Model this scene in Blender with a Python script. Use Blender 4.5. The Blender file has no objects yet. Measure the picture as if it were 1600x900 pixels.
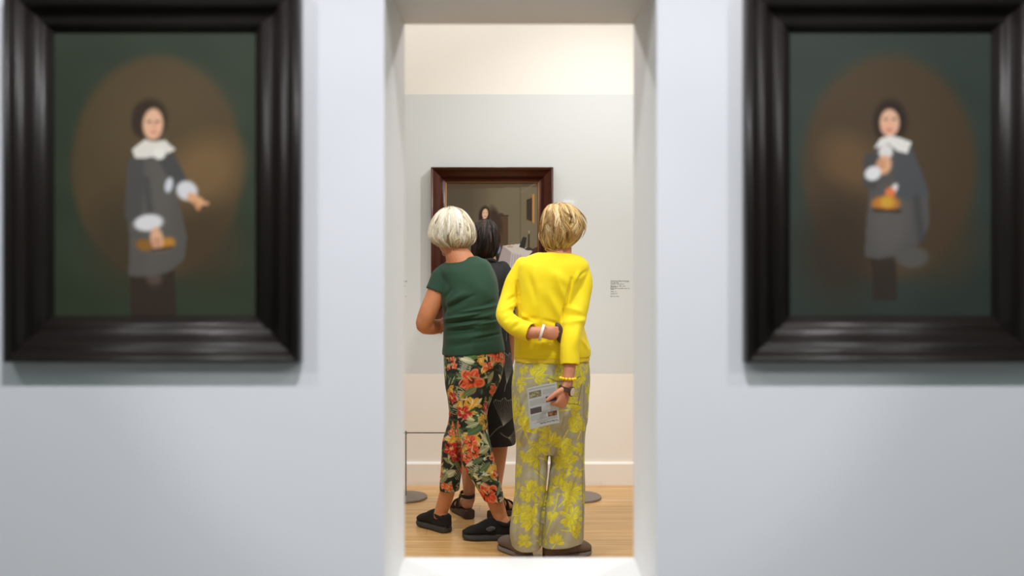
import bpy, bmesh, math, random
import numpy as np
from mathutils import Vector, Matrix

random.seed(7)
rng = np.random.default_rng(7)
SC = bpy.context.scene
COL = SC.collection

# ------------------------------------------------------------------ camera
F = 1600.0            # focal length in pixels of the 1600 px wide frame
CAM_H = 1.5           # eye height
HZ = 375.0            # horizon row
cam_d = bpy.data.cameras.new('camera')
cam_d.sensor_width = 36.0
cam_d.lens = 36.0 * F / 1600.0
cam_d.shift_y = -(450.0 - HZ) / 1600.0
cam_d.dof.use_dof = True
cam_d.dof.focus_distance = 5.0
cam_d.dof.aperture_fstop = 1.75
cam_d.clip_start = 0.05
cam = bpy.data.objects.new('camera', cam_d)
cam.location = (0, 0, CAM_H)
cam.rotation_euler = (math.pi / 2, 0, 0)
COL.objects.link(cam)
SC.camera = cam

# ------------------------------------------------------------------ view, world, lights
vs = SC.view_settings
vs.view_transform = 'Standard'
vs.look = 'None'
vs.gamma = 1.0
vs.use_curve_mapping = False
vs.exposure = 0.5

world = bpy.data.worlds.new('world')
SC.world = world
world.use_nodes = True
world.node_tree.nodes['Background'].inputs[0].default_value = (0.9, 0.95, 1.0, 1)
world.node_tree.nodes['Background'].inputs[1].default_value = 0.05


def light(name, kind, loc, target, power, color, **kw):
    l = bpy.data.lights.new(name, kind)
    l.energy = power
    l.color = color
    for k, v in kw.items():
        setattr(l, k, v)
    o = bpy.data.objects.new(name, l)
    o.location = loc
    d = Vector(target) - Vector(loc)
    o.rotation_euler = d.to_track_quat('-Z', 'Y').to_euler()
    COL.objects.link(o)
    return o


COOL = (0.93, 0.96, 1.0)
WARM = (1.0, 0.95, 0.86)
# near room: one track spot over the opening, two weaker ones at the sides, an added soft fill below the ceiling
light('track_spot', 'SPOT', (0.02, 0.30, 3.66), (0.0, 2.1, 1.50), 160, (1.0, 0.975, 0.995),
      spot_size=math.radians(100), spot_blend=0.9, shadow_soft_size=0.03)
for sx_ in (-1, 1):
    light('track_spot', 'SPOT', (2.0 * sx_, 0.3, 3.66), (0.25 * sx_, 2.1, 1.35), 42, (0.97, 0.95, 1.0),
          spot_size=math.radians(70), spot_blend=0.8, shadow_soft_size=0.04)
    light('track_spot', 'SPOT', (2.9 * sx_, -0.9, 3.3), (0.0, 2.3, 1.2), 70, (1.0, 0.98, 0.98),  # added narrow pair, cone kept to the opening to brighten its reveals
          spot_size=math.radians(17), spot_blend=0.5, shadow_soft_size=0.04)
    light('track_spot', 'SPOT', (2.4 * sx_, 5.3, 3.6), (0.0, 2.4, 1.25), 150, (1.0, 0.98, 0.97),
          spot_size=math.radians(34), spot_blend=0.6, shadow_soft_size=0.05)
light('ceiling_fill', 'AREA', (0, -0.8, 3.74), (0, -0.8, 0), 18, (0.72, 1.0, 0.88),
      shape='RECTANGLE', size=4.0, size_y=2.4)
# far room: picture spot from the upper right, two spots towards the visitors plus an added area fill overhead
light('track_spot', 'SPOT', (1.45, 4.75, 3.72), (0.12, 6.28, 1.50), 116, (1.0, 0.99, 0.985),
      spot_size=math.radians(50), spot_blend=1.0, shadow_soft_size=0.025)
light('track_spot', 'SPOT', (-1.0, 3.15, 3.70), (-0.15, 5.55, 0.25), 118, (1.0, 0.98, 0.955),
      spot_size=math.radians(48), spot_blend=0.9, shadow_soft_size=0.10)
light('track_spot', 'SPOT', (1.1, 3.15, 3.70), (0.25, 5.5, 0.25), 118, (1.0, 0.98, 0.955),
      spot_size=math.radians(48), spot_blend=0.9, shadow_soft_size=0.10)
light('ceiling_fill', 'AREA', (0.2, 4.95, 3.74), (0.2, 4.95, 0), 42, (1.0, 0.985, 0.965),
      shape='RECTANGLE', size=4.0, size_y=1.8)


# ------------------------------------------------------------------ helpers
def srgb(c):
    c = np.asarray(c, float) / 255.0
    return np.where(c <= 0.04045, c / 12.92, ((c + 0.055) / 1.055) ** 2.4)


def P(px, py, d):
    """point of the place at distance d that was measured at photo pixel (px, py)"""
    return np.array([(px - 800.0) * d / F, d, CAM_H - (py - HZ) * d / F])


MATS = {}


def mat(name, color=None, rough=0.6, attr=False, bump=None, noise=None, spec=0.5, coat=0.0,
        metal=0.0, sheen=0.0, island=0.0, sss=0.0):
    """procedural material; color sRGB 0-255; attr = colours come from the painted attribute;
    bump=(scale,strength); noise=(scale,amount) tints; island = variation per object"""
    if name in MATS:
        return MATS[name]
    m = bpy.data.materials.new(name)
    m.use_nodes = True
    nt = m.node_tree
    b = nt.nodes['Principled BSDF']
    b.inputs['Roughness'].default_value = rough
    b.inputs['Specular IOR Level'].default_value = spec
    b.inputs['Metallic'].default_value = metal
    b.inputs['Coat Weight'].default_value = coat
    b.inputs['Coat Roughness'].default_value = 0.15
    b.inputs['Sheen Weight'].default_value = sheen
    if sss:
        b.inputs['Subsurface Weight'].default_value = sss
        b.inputs['Subsurface Radius'].default_value = (0.012, 0.005, 0.003)
    tc = nt.nodes.new('ShaderNodeTexCoord')
    src = None
    if attr:
        a = nt.nodes.new('ShaderNodeAttribute')
        a.attribute_name = 'Col'
        src = a.outputs['Color']
    if color is not None:
        lin = srgb(color)
        b.inputs['Base Color'].default_value = (*lin, 1)
        r = nt.nodes.new('ShaderNodeRGB')
        r.outputs[0].default_value = (*lin, 1)
        src = r.outputs[0]
    if noise:
        n = nt.nodes.new('ShaderNodeTexNoise')
        n.inputs['Scale'].default_value = noise[0]
        n.inputs['Detail'].default_value = 4
        nt.links.new(tc.outputs['Object'], n.inputs['Vector'])
        mr = nt.nodes.new('ShaderNodeMapRange')
        mr.inputs['To Min'].default_value = 1 - noise[1]
        mr.inputs['To Max'].default_value = 1 + noise[1]
        nt.links.new(n.outputs['Fac'], mr.inputs['Value'])
        h = nt.nodes.new('ShaderNodeHueSaturation')
        nt.links.new(mr.outputs[0], h.inputs['Value'])
        nt.links.new(src, h.inputs['Color'])
        src = h.outputs[0]
    if island:
        oi = nt.nodes.new('ShaderNodeObjectInfo')
        mr = nt.nodes.new('ShaderNodeMapRange')
        mr.inputs['To Min'].default_value = 1 - island
        mr.inputs['To Max'].default_value = 1 + island
        nt.links.new(oi.outputs['Random'], mr.inputs['Value'])
        h = nt.nodes.new('ShaderNodeHueSaturation')
        nt.links.new(mr.outputs[0], h.inputs['Value'])
        nt.links.new(src, h.inputs['Color'])
        src = h.outputs[0]
    if src is not None:
        nt.links.new(src, b.inputs['Base Color'])
    if bump:
        n = nt.nodes.new('ShaderNodeTexNoise')
        n.inputs['Scale'].default_value = bump[0]
        n.inputs['Detail'].default_value = 3
        nt.links.new(tc.outputs['Object'], n.inputs['Vector'])
        bp = nt.nodes.new('ShaderNodeBump')
        bp.inputs['Strength'].default_value = bump[1]
        bp.inputs['Distance'].default_value = 0.002
        nt.links.new(n.outputs['Fac'], bp.inputs['Height'])
        nt.links.new(bp.outputs[0], b.inputs['Normal'])
    MATS[name] = m
    return m


def empty(name, loc, label, cat, group=None):
    o = bpy.data.objects.new(name, None)
    o.empty_display_size = 0.1
    o.location = loc
    COL.objects.link(o)
    tag(o, label, cat, group)
    return o


def tag(o, label=None, cat=None, group=None, kind=None):
    if label: o['label'] = label
    if cat: o['category'] = cat
    if group: o['group'] = group
    if kind: o['kind'] = kind
    return o


def world_loc(o):
    v = Vector(o.location)
    while o.parent:
        o = o.parent
        v += Vector(o.location)
    return np.array(v)


def mesh_obj(name, verts, faces, material, parent=None, colors=None, smooth=True, origin=None):
    """verts in place coordinates; the object's origin sits at its parent (or at 'origin')"""
    verts = np.asarray(verts, float)
    off = np.zeros(3)
    if parent is not None:
        off = world_loc(parent)
    elif origin is not None:
        off = np.asarray(origin, float)
    me = bpy.data.meshes.new(name)
    me.from_pydata((verts - off).tolist(), [], [tuple(f) for f in faces])
    me.update()
    if smooth:
        me.polygons.foreach_set('use_smooth', np.ones(len(me.polygons), bool))
    if colors is not None:
        ca = me.color_attributes.new('Col', 'FLOAT_COLOR', 'POINT')
        c4 = np.ones((len(verts), 4), np.float32)
        c4[:, :3] = srgb(colors)
        ca.data.foreach_set('color', c4.ravel())
    ms = material if isinstance(material, (list, tuple)) else [material]
    for m in ms:
        me.materials.append(m)
    o = bpy.data.objects.new(name, me)
    COL.objects.link(o)
    if parent is not None:
        o.parent = parent
    elif origin is not None:
        o.location = off
    return o


def join(parts):
    V, Fc, n = [], [], 0
    for v, f in parts:
        v = np.asarray(v, float)
        V.append(v)
        Fc += [tuple(int(i) + n for i in q) for q in f]
        n += len(v)
    return np.vstack(V), Fc


def box(x0, x1, y0, y1, z0, z1):
    v = [(x, y, z) for x in (x0, x1) for y in (y0, y1) for z in (z0, z1)]
    f = [(0, 1, 3, 2), (4, 6, 7, 5), (0, 4, 5, 1), (2, 3, 7, 6), (0, 2, 6, 4), (1, 5, 7, 3)]
    return np.array(v, float), f


def loft(rings, closed=True):
    """list of (M,3) rings -> closed surface with end caps"""
    R = np.array(rings)
    n, M, _ = R.shape
    v = R.reshape(-1, 3)
    f = []
    for i in range(n - 1):
        for j in range(M):
            k = (j + 1) % M
            f.append((i * M + j, i * M + k, (i + 1) * M + k, (i + 1) * M + j))
    if closed:
        c0, c1 = len(v), len(v) + 1
        v = np.vstack([v, R[0].mean(0), R[-1].mean(0)])
        for j in range(M):
            k = (j + 1) % M
            f.append((c0, k, j))
            f.append((c1, (n - 1) * M + j, (n - 1) * M + k))
    return v, f


def catmull(t_new, t, y):
    """smooth interpolation of rows y at knots t"""
    t = np.asarray(t, float); y = np.asarray(y, float)
    if y.ndim == 1: y = y[:, None]
    m = np.gradient(y, t, axis=0) if len(t) > 2 else np.repeat((y[1:] - y[:1]) / (t[1] - t[0]), 2, 0)
    t_new = np.clip(np.asarray(t_new, float), t[0], t[-1])
    i = np.clip(np.searchsorted(t, t_new, side='right') - 1, 0, len(t) - 2)
    h = (t[i + 1] - t[i])[:, None]
    s = ((t_new - t[i])[:, None]) / h
    h00 = 2 * s**3 - 3 * s**2 + 1; h10 = s**3 - 2 * s**2 + s
    h01 = -2 * s**3 + 3 * s**2; h11 = s**3 - s**2
    return h00 * y[i] + h10 * h * m[i] + h01 * y[i + 1] + h11 * h * m[i + 1]


def unit(v):
    v = np.asarray(v, float)
    return v / (np.linalg.norm(v) + 1e-12)


def tube(pts, radii, M=20, per=6, flat=None, wide=None, hollow=None, cap=True):
    """smooth tube through pts. radii scalar per point or (a,b). wide = direction of the a-axis.
    hollow=(depth, wall): the far end is an open mouth."""
    pts = np.asarray(pts, float)
    rad = np.array([(r, r) if np.isscalar(r) else r for r in radii], float)
    t = np.r_[0, np.cumsum(np.linalg.norm(np.diff(pts, axis=0), axis=1))]
    n = (len(pts) - 1) * per + 1
    tn = np.linspace(0, t[-1], n)
    C = catmull(tn, t, pts)
    Rr = np.maximum(catmull(tn, t, rad), 1e-4)
    T = np.gradient(C, axis=0)
    T /= np.linalg.norm(T, axis=1)[:, None]
    a = np.asarray(wide if wide is not None else (1, 0, 0), float)
    if wide is None and abs(np.dot(unit(a), T[0])) > 0.9:
        a = np.array([0, 0, 1.0])
    ang = np.linspace(0, 2 * np.pi, M, endpoint=False)
    rings = []
    A = []
    for i in range(n):
        if wide is not None: a = np.asarray(wide, float)
        a = a - T[i] * np.dot(a, T[i])
        a = unit(a)
        A.append(a)
        b = np.cross(T[i], a)
        rings.append(C[i] + np.outer(np.cos(ang) * Rr[i, 0], a) + np.outer(np.sin(ang) * Rr[i, 1], b))
    if cap:
        pre = []
        for k in (0.25, 0.6, 0.87):
            h = math.sqrt(1 - k * k)
            pre.append(C[0] - T[0] * min(Rr[0]) * h * 0.9 + (rings[0] - C[0]) * k)
        post = []
        if hollow is None:
            for k in (0.87, 0.6, 0.25):
                h = math.sqrt(1 - k * k)
                post.append(C[-1] + T[-1] * min(Rr[-1]) * h * 0.9 + (rings[-1] - C[-1]) * k)
        else:
            dep, wall = hollow
            k = 1 - wall / Rr[-1].mean()
            post.append(C[-1] + (rings[-1] - C[-1]) * k)
            post.append(C[-1] - T[-1] * dep + (rings[-1] - C[-1]) * k * 0.92)
            post.append(C[-1] - T[-1] * dep * 1.2 + (rings[-1] - C[-1]) * 0.3)
        rings = pre + rings + post
    return loft(rings)


def ellipsoid(c, r, axes=None, M=20, N=12):
    c = np.asarray(c, float)
    A = np.eye(3) if axes is None else np.array([unit(x) for x in axes])
    rings = []
    ang = np.linspace(0, 2 * np.pi, M, endpoint=False)
    for i in range(1, N):
        th = math.pi * i / N
        loc = np.stack([np.cos(ang) * math.sin(th) * r[0], np.sin(ang) * math.sin(th) * r[1],
                        np.full(M, math.cos(th) * r[2])], 1)
        rings.append(c + loc @ A)
    return loft(rings[::-1])


def rows_loft(rows, d, M=48, n=60, power=2.3, hollow=None):
    """rows: (photo row, left col, right col, depth offset, half depth in m), top to bottom"""
    rows = sorted(rows, key=lambda r: r[0])
    a = np.array(rows, float)
    yy = np.linspace(a[0, 0], a[-1, 0], n)
    q = catmull(yy, a[:, 0], a[:, 1:])
    ang = np.linspace(0, 2 * np.pi, M, endpoint=False)
    ca, sa = np.cos(ang), np.sin(ang)
    e = 2.0 / power
    cx, cy = np.sign(ca) * np.abs(ca)**e, np.sign(sa) * np.abs(sa)**e
    rings = []
    for y, (xl, xr, off, ry) in zip(yy, q):
        dd = d + off
        c = P((xl + xr) / 2, y, dd)
        hw = (xr - xl) / 2 * dd / F
        rings.append(np.stack([c[0] + hw * cx, c[1] + ry * cy, np.full(M, c[2])], 1))
    if hollow:
        dep, wall = hollow
        c = rings[-1].mean(0)
        hw = np.ptp(rings[-1][:, 0]) / 2
        k = 1 - wall / hw
        r1 = c + (rings[-1] - c) * k
        r2 = c + (rings[-1] - c) * k * 0.96; r2[:, 2] += dep
        rings += [r1, r2]
    return loft(rings)


def fix_normals(v, f):
    bm = bmesh.new()
    bv = [bm.verts.new(x) for x in v]
    for q in f:
        try: bm.faces.new([bv[i] for i in q])
        except ValueError: pass
    bmesh.ops.recalc_face_normals(bm, faces=bm.faces)
    return bm


def remesh(parts, voxel, smooth=4, factor=0.5):
    """union of closed shapes as ONE continuous surface; returns verts, quads, normals"""
    me = bpy.data.meshes.new('tmp')
    acc = bmesh.new()
    for v, f in parts:
        bm = fix_normals(v, f)
        t = bpy.data.meshes.new('t'); bm.to_mesh(t); bm.free()
        acc.from_mesh(t); bpy.data.meshes.remove(t)
    acc.to_mesh(me); acc.free()
    o = bpy.data.objects.new('tmp', me)
    COL.objects.link(o)
    r = o.modifiers.new('r', 'REMESH'); r.mode = 'VOXEL'; r.voxel_size = voxel; r.adaptivity = 0
    if smooth:
        s = o.modifiers.new('s', 'SMOOTH'); s.factor = factor; s.iterations = smooth
    dg = bpy.context.evaluated_depsgraph_get()
    m2 = bpy.data.meshes.new_from_object(o.evaluated_get(dg))
    nv = len(m2.vertices)
    V = np.empty(nv * 3); m2.vertices.foreach_get('co', V); V = V.reshape(-1, 3)
    N = np.empty(nv * 3, np.float32); m2.vertex_normals.foreach_get('vector', N); N = N.reshape(-1, 3).astype(float)
    ls = np.empty(len(m2.polygons), int); lt = np.empty(len(m2.polygons), int)
    m2.polygons.foreach_get('loop_start', ls); m2.polygons.foreach_get('loop_total', lt)
    lv = np.empty(len(m2.loops), int); m2.loops.foreach_get('vertex_index', lv)
    Fq = [tuple(lv[a:a + b]) for a, b in zip(ls.tolist(), lt.tolist())]
    bpy.data.objects.remove(o); bpy.data.meshes.remove(me); bpy.data.meshes.remove(m2)
    return V, Fq, N


def to_px(V):
    d = V[:, 1]
    return V[:, 0] * F / d + 800.0, HZ - (V[:, 2] - CAM_H) * F / d


def wave(V, k, seed):
    """cheap smooth 3D noise made of sines, about -1..1"""
    r = np.random.default_rng(seed)
    s = np.zeros(len(V))
    for i in range(7):
        dirv = unit(r.normal(size=3)) * k * r.uniform(0.6, 1.7)
        s += np.sin(V @ dirv + r.uniform(0, 6.28))
    return s / 4.0


def seg_dist(x, y, x0, y0, x1, y1):
    dx, dy = x1 - x0, y1 - y0
    L2 = dx * dx + dy * dy + 1e-9
    t = np.clip(((x - x0) * dx + (y - y0) * dy) / L2, 0, 1)
    return np.hypot(x - x0 - t * dx, y - y0 - t * dy), t


def folds(V, N, lst, back=True):
    """cloth folds as relief: (x0,y0,x1,y1,width_px,height_m) measured in photo pixels, back side only"""
    x, y = to_px(V)
    w = np.clip(-N[:, 1] * 1.6 + 0.3, 0, 1) if back else 1.0
    h = np.zeros(len(V))
    for x0, y0, x1, y1, wd, amp in lst:
        amp *= 1.45
        dd, t = seg_dist(x, y, x0, y0, x1, y1)
        h += amp * np.exp(-(dd / wd)**2) * np.sin(np.pi * (0.12 + 0.76 * t))
    return V + N * (h * w)[:, None]


class Paint:
    """colours laid on a surface given by two coordinates per vertex"""
    def __init__(s, u, v, base):
        s.u, s.v = np.asarray(u, float), np.asarray(v, float)
        s.c = np.tile(np.asarray(base, float), (len(s.u), 1))

    def mix(s, idx, a, col):
        a = a[:, None]
        col = np.asarray(col, float)
        s.c[idx] = s.c[idx] * (1 - a) + col * a

    def _sel(s, x0, x1, y0, y1):
        return np.nonzero((s.u >= x0) & (s.u <= x1) & (s.v >= y0) & (s.v <= y1))[0]

    def ell(s, cx, cy, rx, ry, ang, col, soft=0.15, alpha=1.0):
        R = max(rx, ry) * (1 + soft)
        i = s._sel(cx - R, cx + R, cy - R, cy + R)
        if not len(i): return
        ca, sa = math.cos(ang), math.sin(ang)
        x, y = s.u[i] - cx, s.v[i] - cy
        q = np.hypot((x * ca + y * sa) / rx, (-x * sa + y * ca) / ry)
        s.mix(i, np.clip((1 - q) / soft + 0.5, 0, 1) * alpha, col)

    def leaf(s, x0, y0, x1, y1, w, col, vein=None, alpha=1.0):
        i = s._sel(min(x0, x1) - w, max(x0, x1) + w, min(y0, y1) - w, max(y0, y1) + w)
        if not len(i): return
        dx, dy = x1 - x0, y1 - y0
        L = math.hypot(dx, dy) + 1e-6
        x, y = s.u[i] - x0, s.v[i] - y0
        t = (x * dx + y * dy) / L / L
        n = (-x * dy + y * dx) / L
        hw = w * np.sin(np.pi * np.clip(t, 0, 1))**0.75
        a = np.clip((hw - np.abs(n)) * 1.3 + 0.3, 0, 1) * ((t > 0) & (t < 1)) * alpha
        s.mix(i, a, col)
        if vein is not None:
            a2 = np.clip(1 - np.abs(n) / (0.28 * w), 0, 1) * a
            s.mix(i, a2 * 0.8, vein)

    def line(s, x0, y0, x1, y1, w, col, alpha=1.0, soft=0.6):
        i = s._sel(min(x0, x1) - w - soft, max(x0, x1) + w + soft, min(y0, y1) - w - soft, max(y0, y1) + w + soft)
        if not len(i): return
        dd, _ = seg_dist(s.u[i], s.v[i], x0, y0, x1, y1)
        s.mix(i, np.clip((w - dd) / soft + 0.5, 0, 1) * alpha, col)

    def poly(s, pts, col, alpha=1.0):
        p = np.asarray(pts, float)
        i = s._sel(p[:, 0].min(), p[:, 0].max(), p[:, 1].min(), p[:, 1].max())
        if not len(i): return
        x, y = s.u[i], s.v[i]
        ins = np.zeros(len(i), bool)
        for k in range(len(p)):
            (xa, ya), (xb, yb) = p[k], p[k - 1]
            if ya == yb: continue
            ins ^= ((ya > y) != (yb > y)) & (x < (xb - xa) * (y - ya) / (yb - ya) + xa)
        s.mix(i, ins * alpha, col)


# ------------------------------------------------------------------ the rooms
D1, D2, DB = 2.10, 2.50, 6.28         # opening front edge, back edge, far wall
OX0, OX1, OZ0, OZ1 = -0.262, 0.2968, 0.725, 2.0266
XW, YR, ZC = 3.4, -3.2, 3.8

M_wall = mat('wall_paint_pale_blue', (226, 226, 233), 0.75, bump=(120, 0.05))
M_white = mat('opening_white_paint', (228, 228, 228), 0.6)
M_ceil = mat('ceiling_paint', (232, 232, 230), 0.9)
M_side = mat('side_wall_paint', (222, 224, 222), 0.85)


def structure(name, parts, material, smooth=False):
    v, f = join(parts)
    o = mesh_obj(name, v, f, material, smooth=smooth)
    o['kind'] = 'structure'
    return o


wf = structure('wall_front', [box(-XW, OX0, D1, D2, 0, ZC), box(OX1, XW, D1, D2, 0, ZC),
                              box(OX0, OX1, D1, D2, OZ1, ZC), box(OX0, OX1, D1, D2, 0, OZ0)], [M_wall, M_white, M_side])
for p in wf.data.polygons:
    c, n = p.center, p.normal
    if n.y > 0.9: p.material_index = 2
    if abs(n.y) < 0.1 and D1 < c.y < D2 and -0.3 < c.x < 0.32 and 0.3 < c.z < 2.2: p.material_index = 1

# far wall: cream paint with a pale grey painted band
mb = bpy.data.materials.new('far_wall_paint'); mb.use_nodes = True
nt = mb.node_tree; bs = nt.nodes['Principled BSDF']; bs.inputs['Roughness'].default_value = 0.8
geo = nt.nodes.new('ShaderNodeNewGeometry'); sx = nt.nodes.new('ShaderNodeSeparateXYZ')
nt.links.new(geo.outputs['Position'], sx.inputs[0])
g1 = nt.nodes.new('ShaderNodeMath'); g1.operation = 'GREATER_THAN'; g1.inputs[1].default_value = CAM_H - (584 - HZ) * DB / F
g2 = nt.nodes.new('ShaderNodeMath'); g2.operation = 'LESS_THAN'; g2.inputs[1].default_value = CAM_H - (147.5 - HZ) * DB / F
g3 = nt.nodes.new('ShaderNodeMath'); g3.operation = 'MULTIPLY'
nt.links.new(sx.outputs['Z'], g1.inputs[0]); nt.links.new(sx.outputs['Z'], g2.inputs[0])
nt.links.new(g1.outputs[0], g3.inputs[0]); nt.links.new(g2.outputs[0], g3.inputs[1])
mx = nt.nodes.new('ShaderNodeMix'); mx.data_type = 'RGBA'
mx.inputs['A'].default_value = (*srgb((246, 241, 233)), 1)
mx.inputs['B'].default_value = (*srgb((220, 224, 224)), 1)
nt.links.new(g3.outputs[0], mx.inputs['Factor']); nt.links.new(mx.outputs['Result'], bs.inputs['Base Color'])
structure('wall_back', [box(-XW, XW, DB, DB + 0.2, 0, ZC)], mb)
structure('wall_left', [box(-XW - 0.2, -XW, YR - 0.2, DB + 0.2, -0.05, ZC)], M_side)
structure('wall_right', [box(XW, XW + 0.2, YR - 0.2, DB + 0.2, -0.05, ZC)], M_side)
structure('wall_rear', [box(-XW, XW, YR - 0.2, YR, -0.05, ZC)], M_side)
structure('ceiling', [box(-XW - 0.2, XW + 0.2, YR - 0.2, DB + 0.2, ZC, ZC + 0.1)], M_ceil)

# baseboard with a rounded top edge
prof = [(DB, 0.0), (DB - 0.018, 0.0), (DB - 0.018, 0.128), (DB - 0.014, 0.136), (DB - 0.006, 0.139), (DB, 0.139)]
bb = []
for x in (-XW, XW):
    bb += [(x, y, z) for y, z in prof]
np_ = len(prof)
fb = [(i, (i + 1) % np_, np_ + (i + 1) % np_, np_ + i) for i in range(np_)] + [tuple(range(np_))[::-1], tuple(range(np_, 2 * np_))]
o = mesh_obj('baseboard_back', bb, fb, mat('baseboard_paint', (245, 240, 233), 0.45), smooth=False)
o['kind'] = 'structure'

# floor: slab with strip-wood boards on it in the far room
def wood_mat():
    m = bpy.data.materials.new('floor_wood'); m.use_nodes = True
    nt = m.node_tree; b = nt.nodes['Principled BSDF']
    b.inputs['Roughness'].default_value = 0.30
    b.inputs['Specular IOR Level'].default_value = 0.45
    tc = nt.nodes.new('ShaderNodeTexCoord'); oi = nt.nodes.new('ShaderNodeObjectInfo')
    mp = nt.nodes.new('ShaderNodeMapping'); mp.inputs['Scale'].default_value = (2.2, 42.0, 4.0)
    add = nt.nodes.new('ShaderNodeVectorMath'); add.operation = 'ADD'
    sc = nt.nodes.new('ShaderNodeVectorMath'); sc.operation = 'SCALE'; sc.inputs[0].default_value = (13, 7, 3)
    nt.links.new(oi.outputs['Random'], sc.inputs['Scale'])
    nt.links.new(tc.outputs['Object'], add.inputs[0]); nt.links.new(sc.outputs[0], add.inputs[1])
    nt.links.new(add.outputs[0], mp.inputs['Vector'])
    n = nt.nodes.new('ShaderNodeTexNoise'); n.inputs['Scale'].default_value = 1.0; n.inputs['Detail'].default_value = 5
    nt.links.new(mp.outputs[0], n.inputs['Vector'])
    cr = nt.nodes.new('ShaderNodeValToRGB')
    cr.color_ramp.elements[0].position = 0.3; cr.color_ramp.elements[0].color = (*srgb((196, 150, 92)), 1)
    cr.color_ramp.elements[1].position = 0.7; cr.color_ramp.elements[1].color = (*srgb((226, 184, 124)), 1)
    nt.links.new(n.outputs['Fac'], cr.inputs[0])
    mr = nt.nodes.new('ShaderNodeMapRange'); mr.inputs['To Min'].default_value = 0.93; mr.inputs['To Max'].default_value = 1.07
    nt.links.new(oi.outputs['Random'], mr.inputs['Value'])
    h = nt.nodes.new('ShaderNodeHueSaturation')
    nt.links.new(mr.outputs[0], h.inputs['Value']); nt.links.new(cr.outputs[0], h.inputs['Color'])
    nt.links.new(h.outputs[0], b.inputs['Base Color'])
    return m


M_wood = wood_mat()
floor = structure('floor', [box(-XW - 0.2, XW + 0.2, YR - 0.2, DB + 0.2, -0.10, -0.014)],
                  mat('subfloor', (158, 156, 150), 0.6))
pm = {}
def plank_mesh(L, W):
    key = (round(L, 3), round(W, 3))
    if key in pm: return pm[key]
    g, bv = 0.0003, 0.0008
    v, f = [], []
    x, y = L / 2 - g, W / 2 - g
    for z, e in ((-0.014, 0), (-bv, 0), (0.0, bv)):
        v += [(-x + e, -y + e, z), (x - e, -y + e, z), (x - e, y - e, z), (-x + e, y - e, z)]
    for a in (0, 4):
        for j in range(4):
            k = (j + 1) % 4
            f.append((a + j, a + k, a + 4 + k, a + 4 + j))
    f += [(8, 9, 10, 11), (3, 2, 1, 0)]
    me = bpy.data.meshes.new('plank'); me.from_pydata(v, [], f); me.materials.append(M_wood); pm[key] = me
    return me
rowW = 0.115
y = 5.895
edges = []
yy = y
while yy > D2 + 0.02:
    edges.append((max(yy - rowW, D2), yy)); yy -= rowW
edges += [(5.905, 6.03), (6.03, 6.155), (6.155, DB)]
for r, (ya, yb) in enumerate(edges):
    L = 1.7
    x = -XW - random.uniform(0, 1.2)
    while x < XW:
        xa, xb = max(x, -XW), min(x + L, XW)
        if xb - xa > 0.02 and xb > -2.2 and xa < 2.2:
            o = bpy.data.objects.new('plank', plank_mesh(xb - xa, yb - ya))
            o.location = ((xa + xb) / 2, (ya + yb) / 2, 0.0)
            COL.objects.link(o); o.parent = floor
        x += L
o = mesh_obj('trim_1', *box(-2.2, 2.2, 5.8955, 5.9045, -0.014, 0.0008), mat('floor_strip_metal', (225, 205, 185), 0.3), smooth=False)
o['kind'] = 'structure'; o['label'] = 'thin pale metal strip let into the wooden floor'


# ------------------------------------------------------------------ framed paintings
def profile_frame(root, x0, x1, z0, z1, yw, prof, material):
    """four mitred rails; prof = (distance in from the outer edge, height off the wall)"""
    C = [(x0, z0, 1, 1), (x1, z0, -1, 1), (x1, z1, -1, -1), (x0, z1, 1, -1)]
    for k in range(4):
        a, b = C[k], C[(k + 1) % 4]
        v = []
        for c in (a, b):
            for t, h in prof:
                v.append((c[0] + c[2] * t, yw - h, c[1] + c[3] * t))
        n = len(prof)
        f = [(i, i + 1, n + i + 1, n + i) for i in range(n - 1)] + [(n - 1, 0, n, 2 * n - 1), tuple(range(n))[::-1], tuple(range(n, 2 * n))]
        bm = fix_normals(np.array(v), f)
        me = bpy.data.meshes.new('t'); bm.to_mesh(me); bm.free()
        vv = [tuple(x.co) for x in me.vertices]; ff = [tuple(p.vertices) for p in me.polygons]
        bpy.data.meshes.remove(me)
        o = mesh_obj('frame_rail', vv, ff, material, root, smooth=True)
        try:
            for p in o.data.polygons:
                p.use_smooth = len(p.vertices) == 4
        except Exception: pass


def canvas(root, x0, x1, z0, z1, y, nx, nz, paint, material, name='canvas'):
    X, Z = np.meshgrid(np.linspace(x0, x1, nx), np.linspace(z0, z1, nz))
    v = np.stack([X.ravel(), np.full(X.size, y), Z.ravel()], 1)
    f = [(j * nx + i, j * nx + i + 1, (j + 1) * nx + i + 1, (j + 1) * nx + i) for j in range(nz - 1) for i in range(nx - 1)]
    u, w = to_px(v)
    col = paint(u, w)
    n = len(v)
    # panel thickness behind the painted face
    bv, bf = box(x0, x1, y, y + 0.008, z0, z1)
    v = np.vstack([v, bv]); f = f + [tuple(i + n for i in q) for q in bf if q != (0, 4, 5, 1)]
    col = np.vstack([col, np.tile([40, 35, 28], (8, 1))])
    return mesh_obj(name, v, f, material, root, colors=col, smooth=False)


def smooth_prof(pts, n=34):
    p = np.array(pts, float)
    t = np.r_[0, np.cumsum(np.hypot(*np.diff(p, axis=0).T))]
    q = catmull(np.linspace(0, t[-1], n), t, p)
    return [tuple(x) for x in q]


SKINP = (222, 172, 138)


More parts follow.
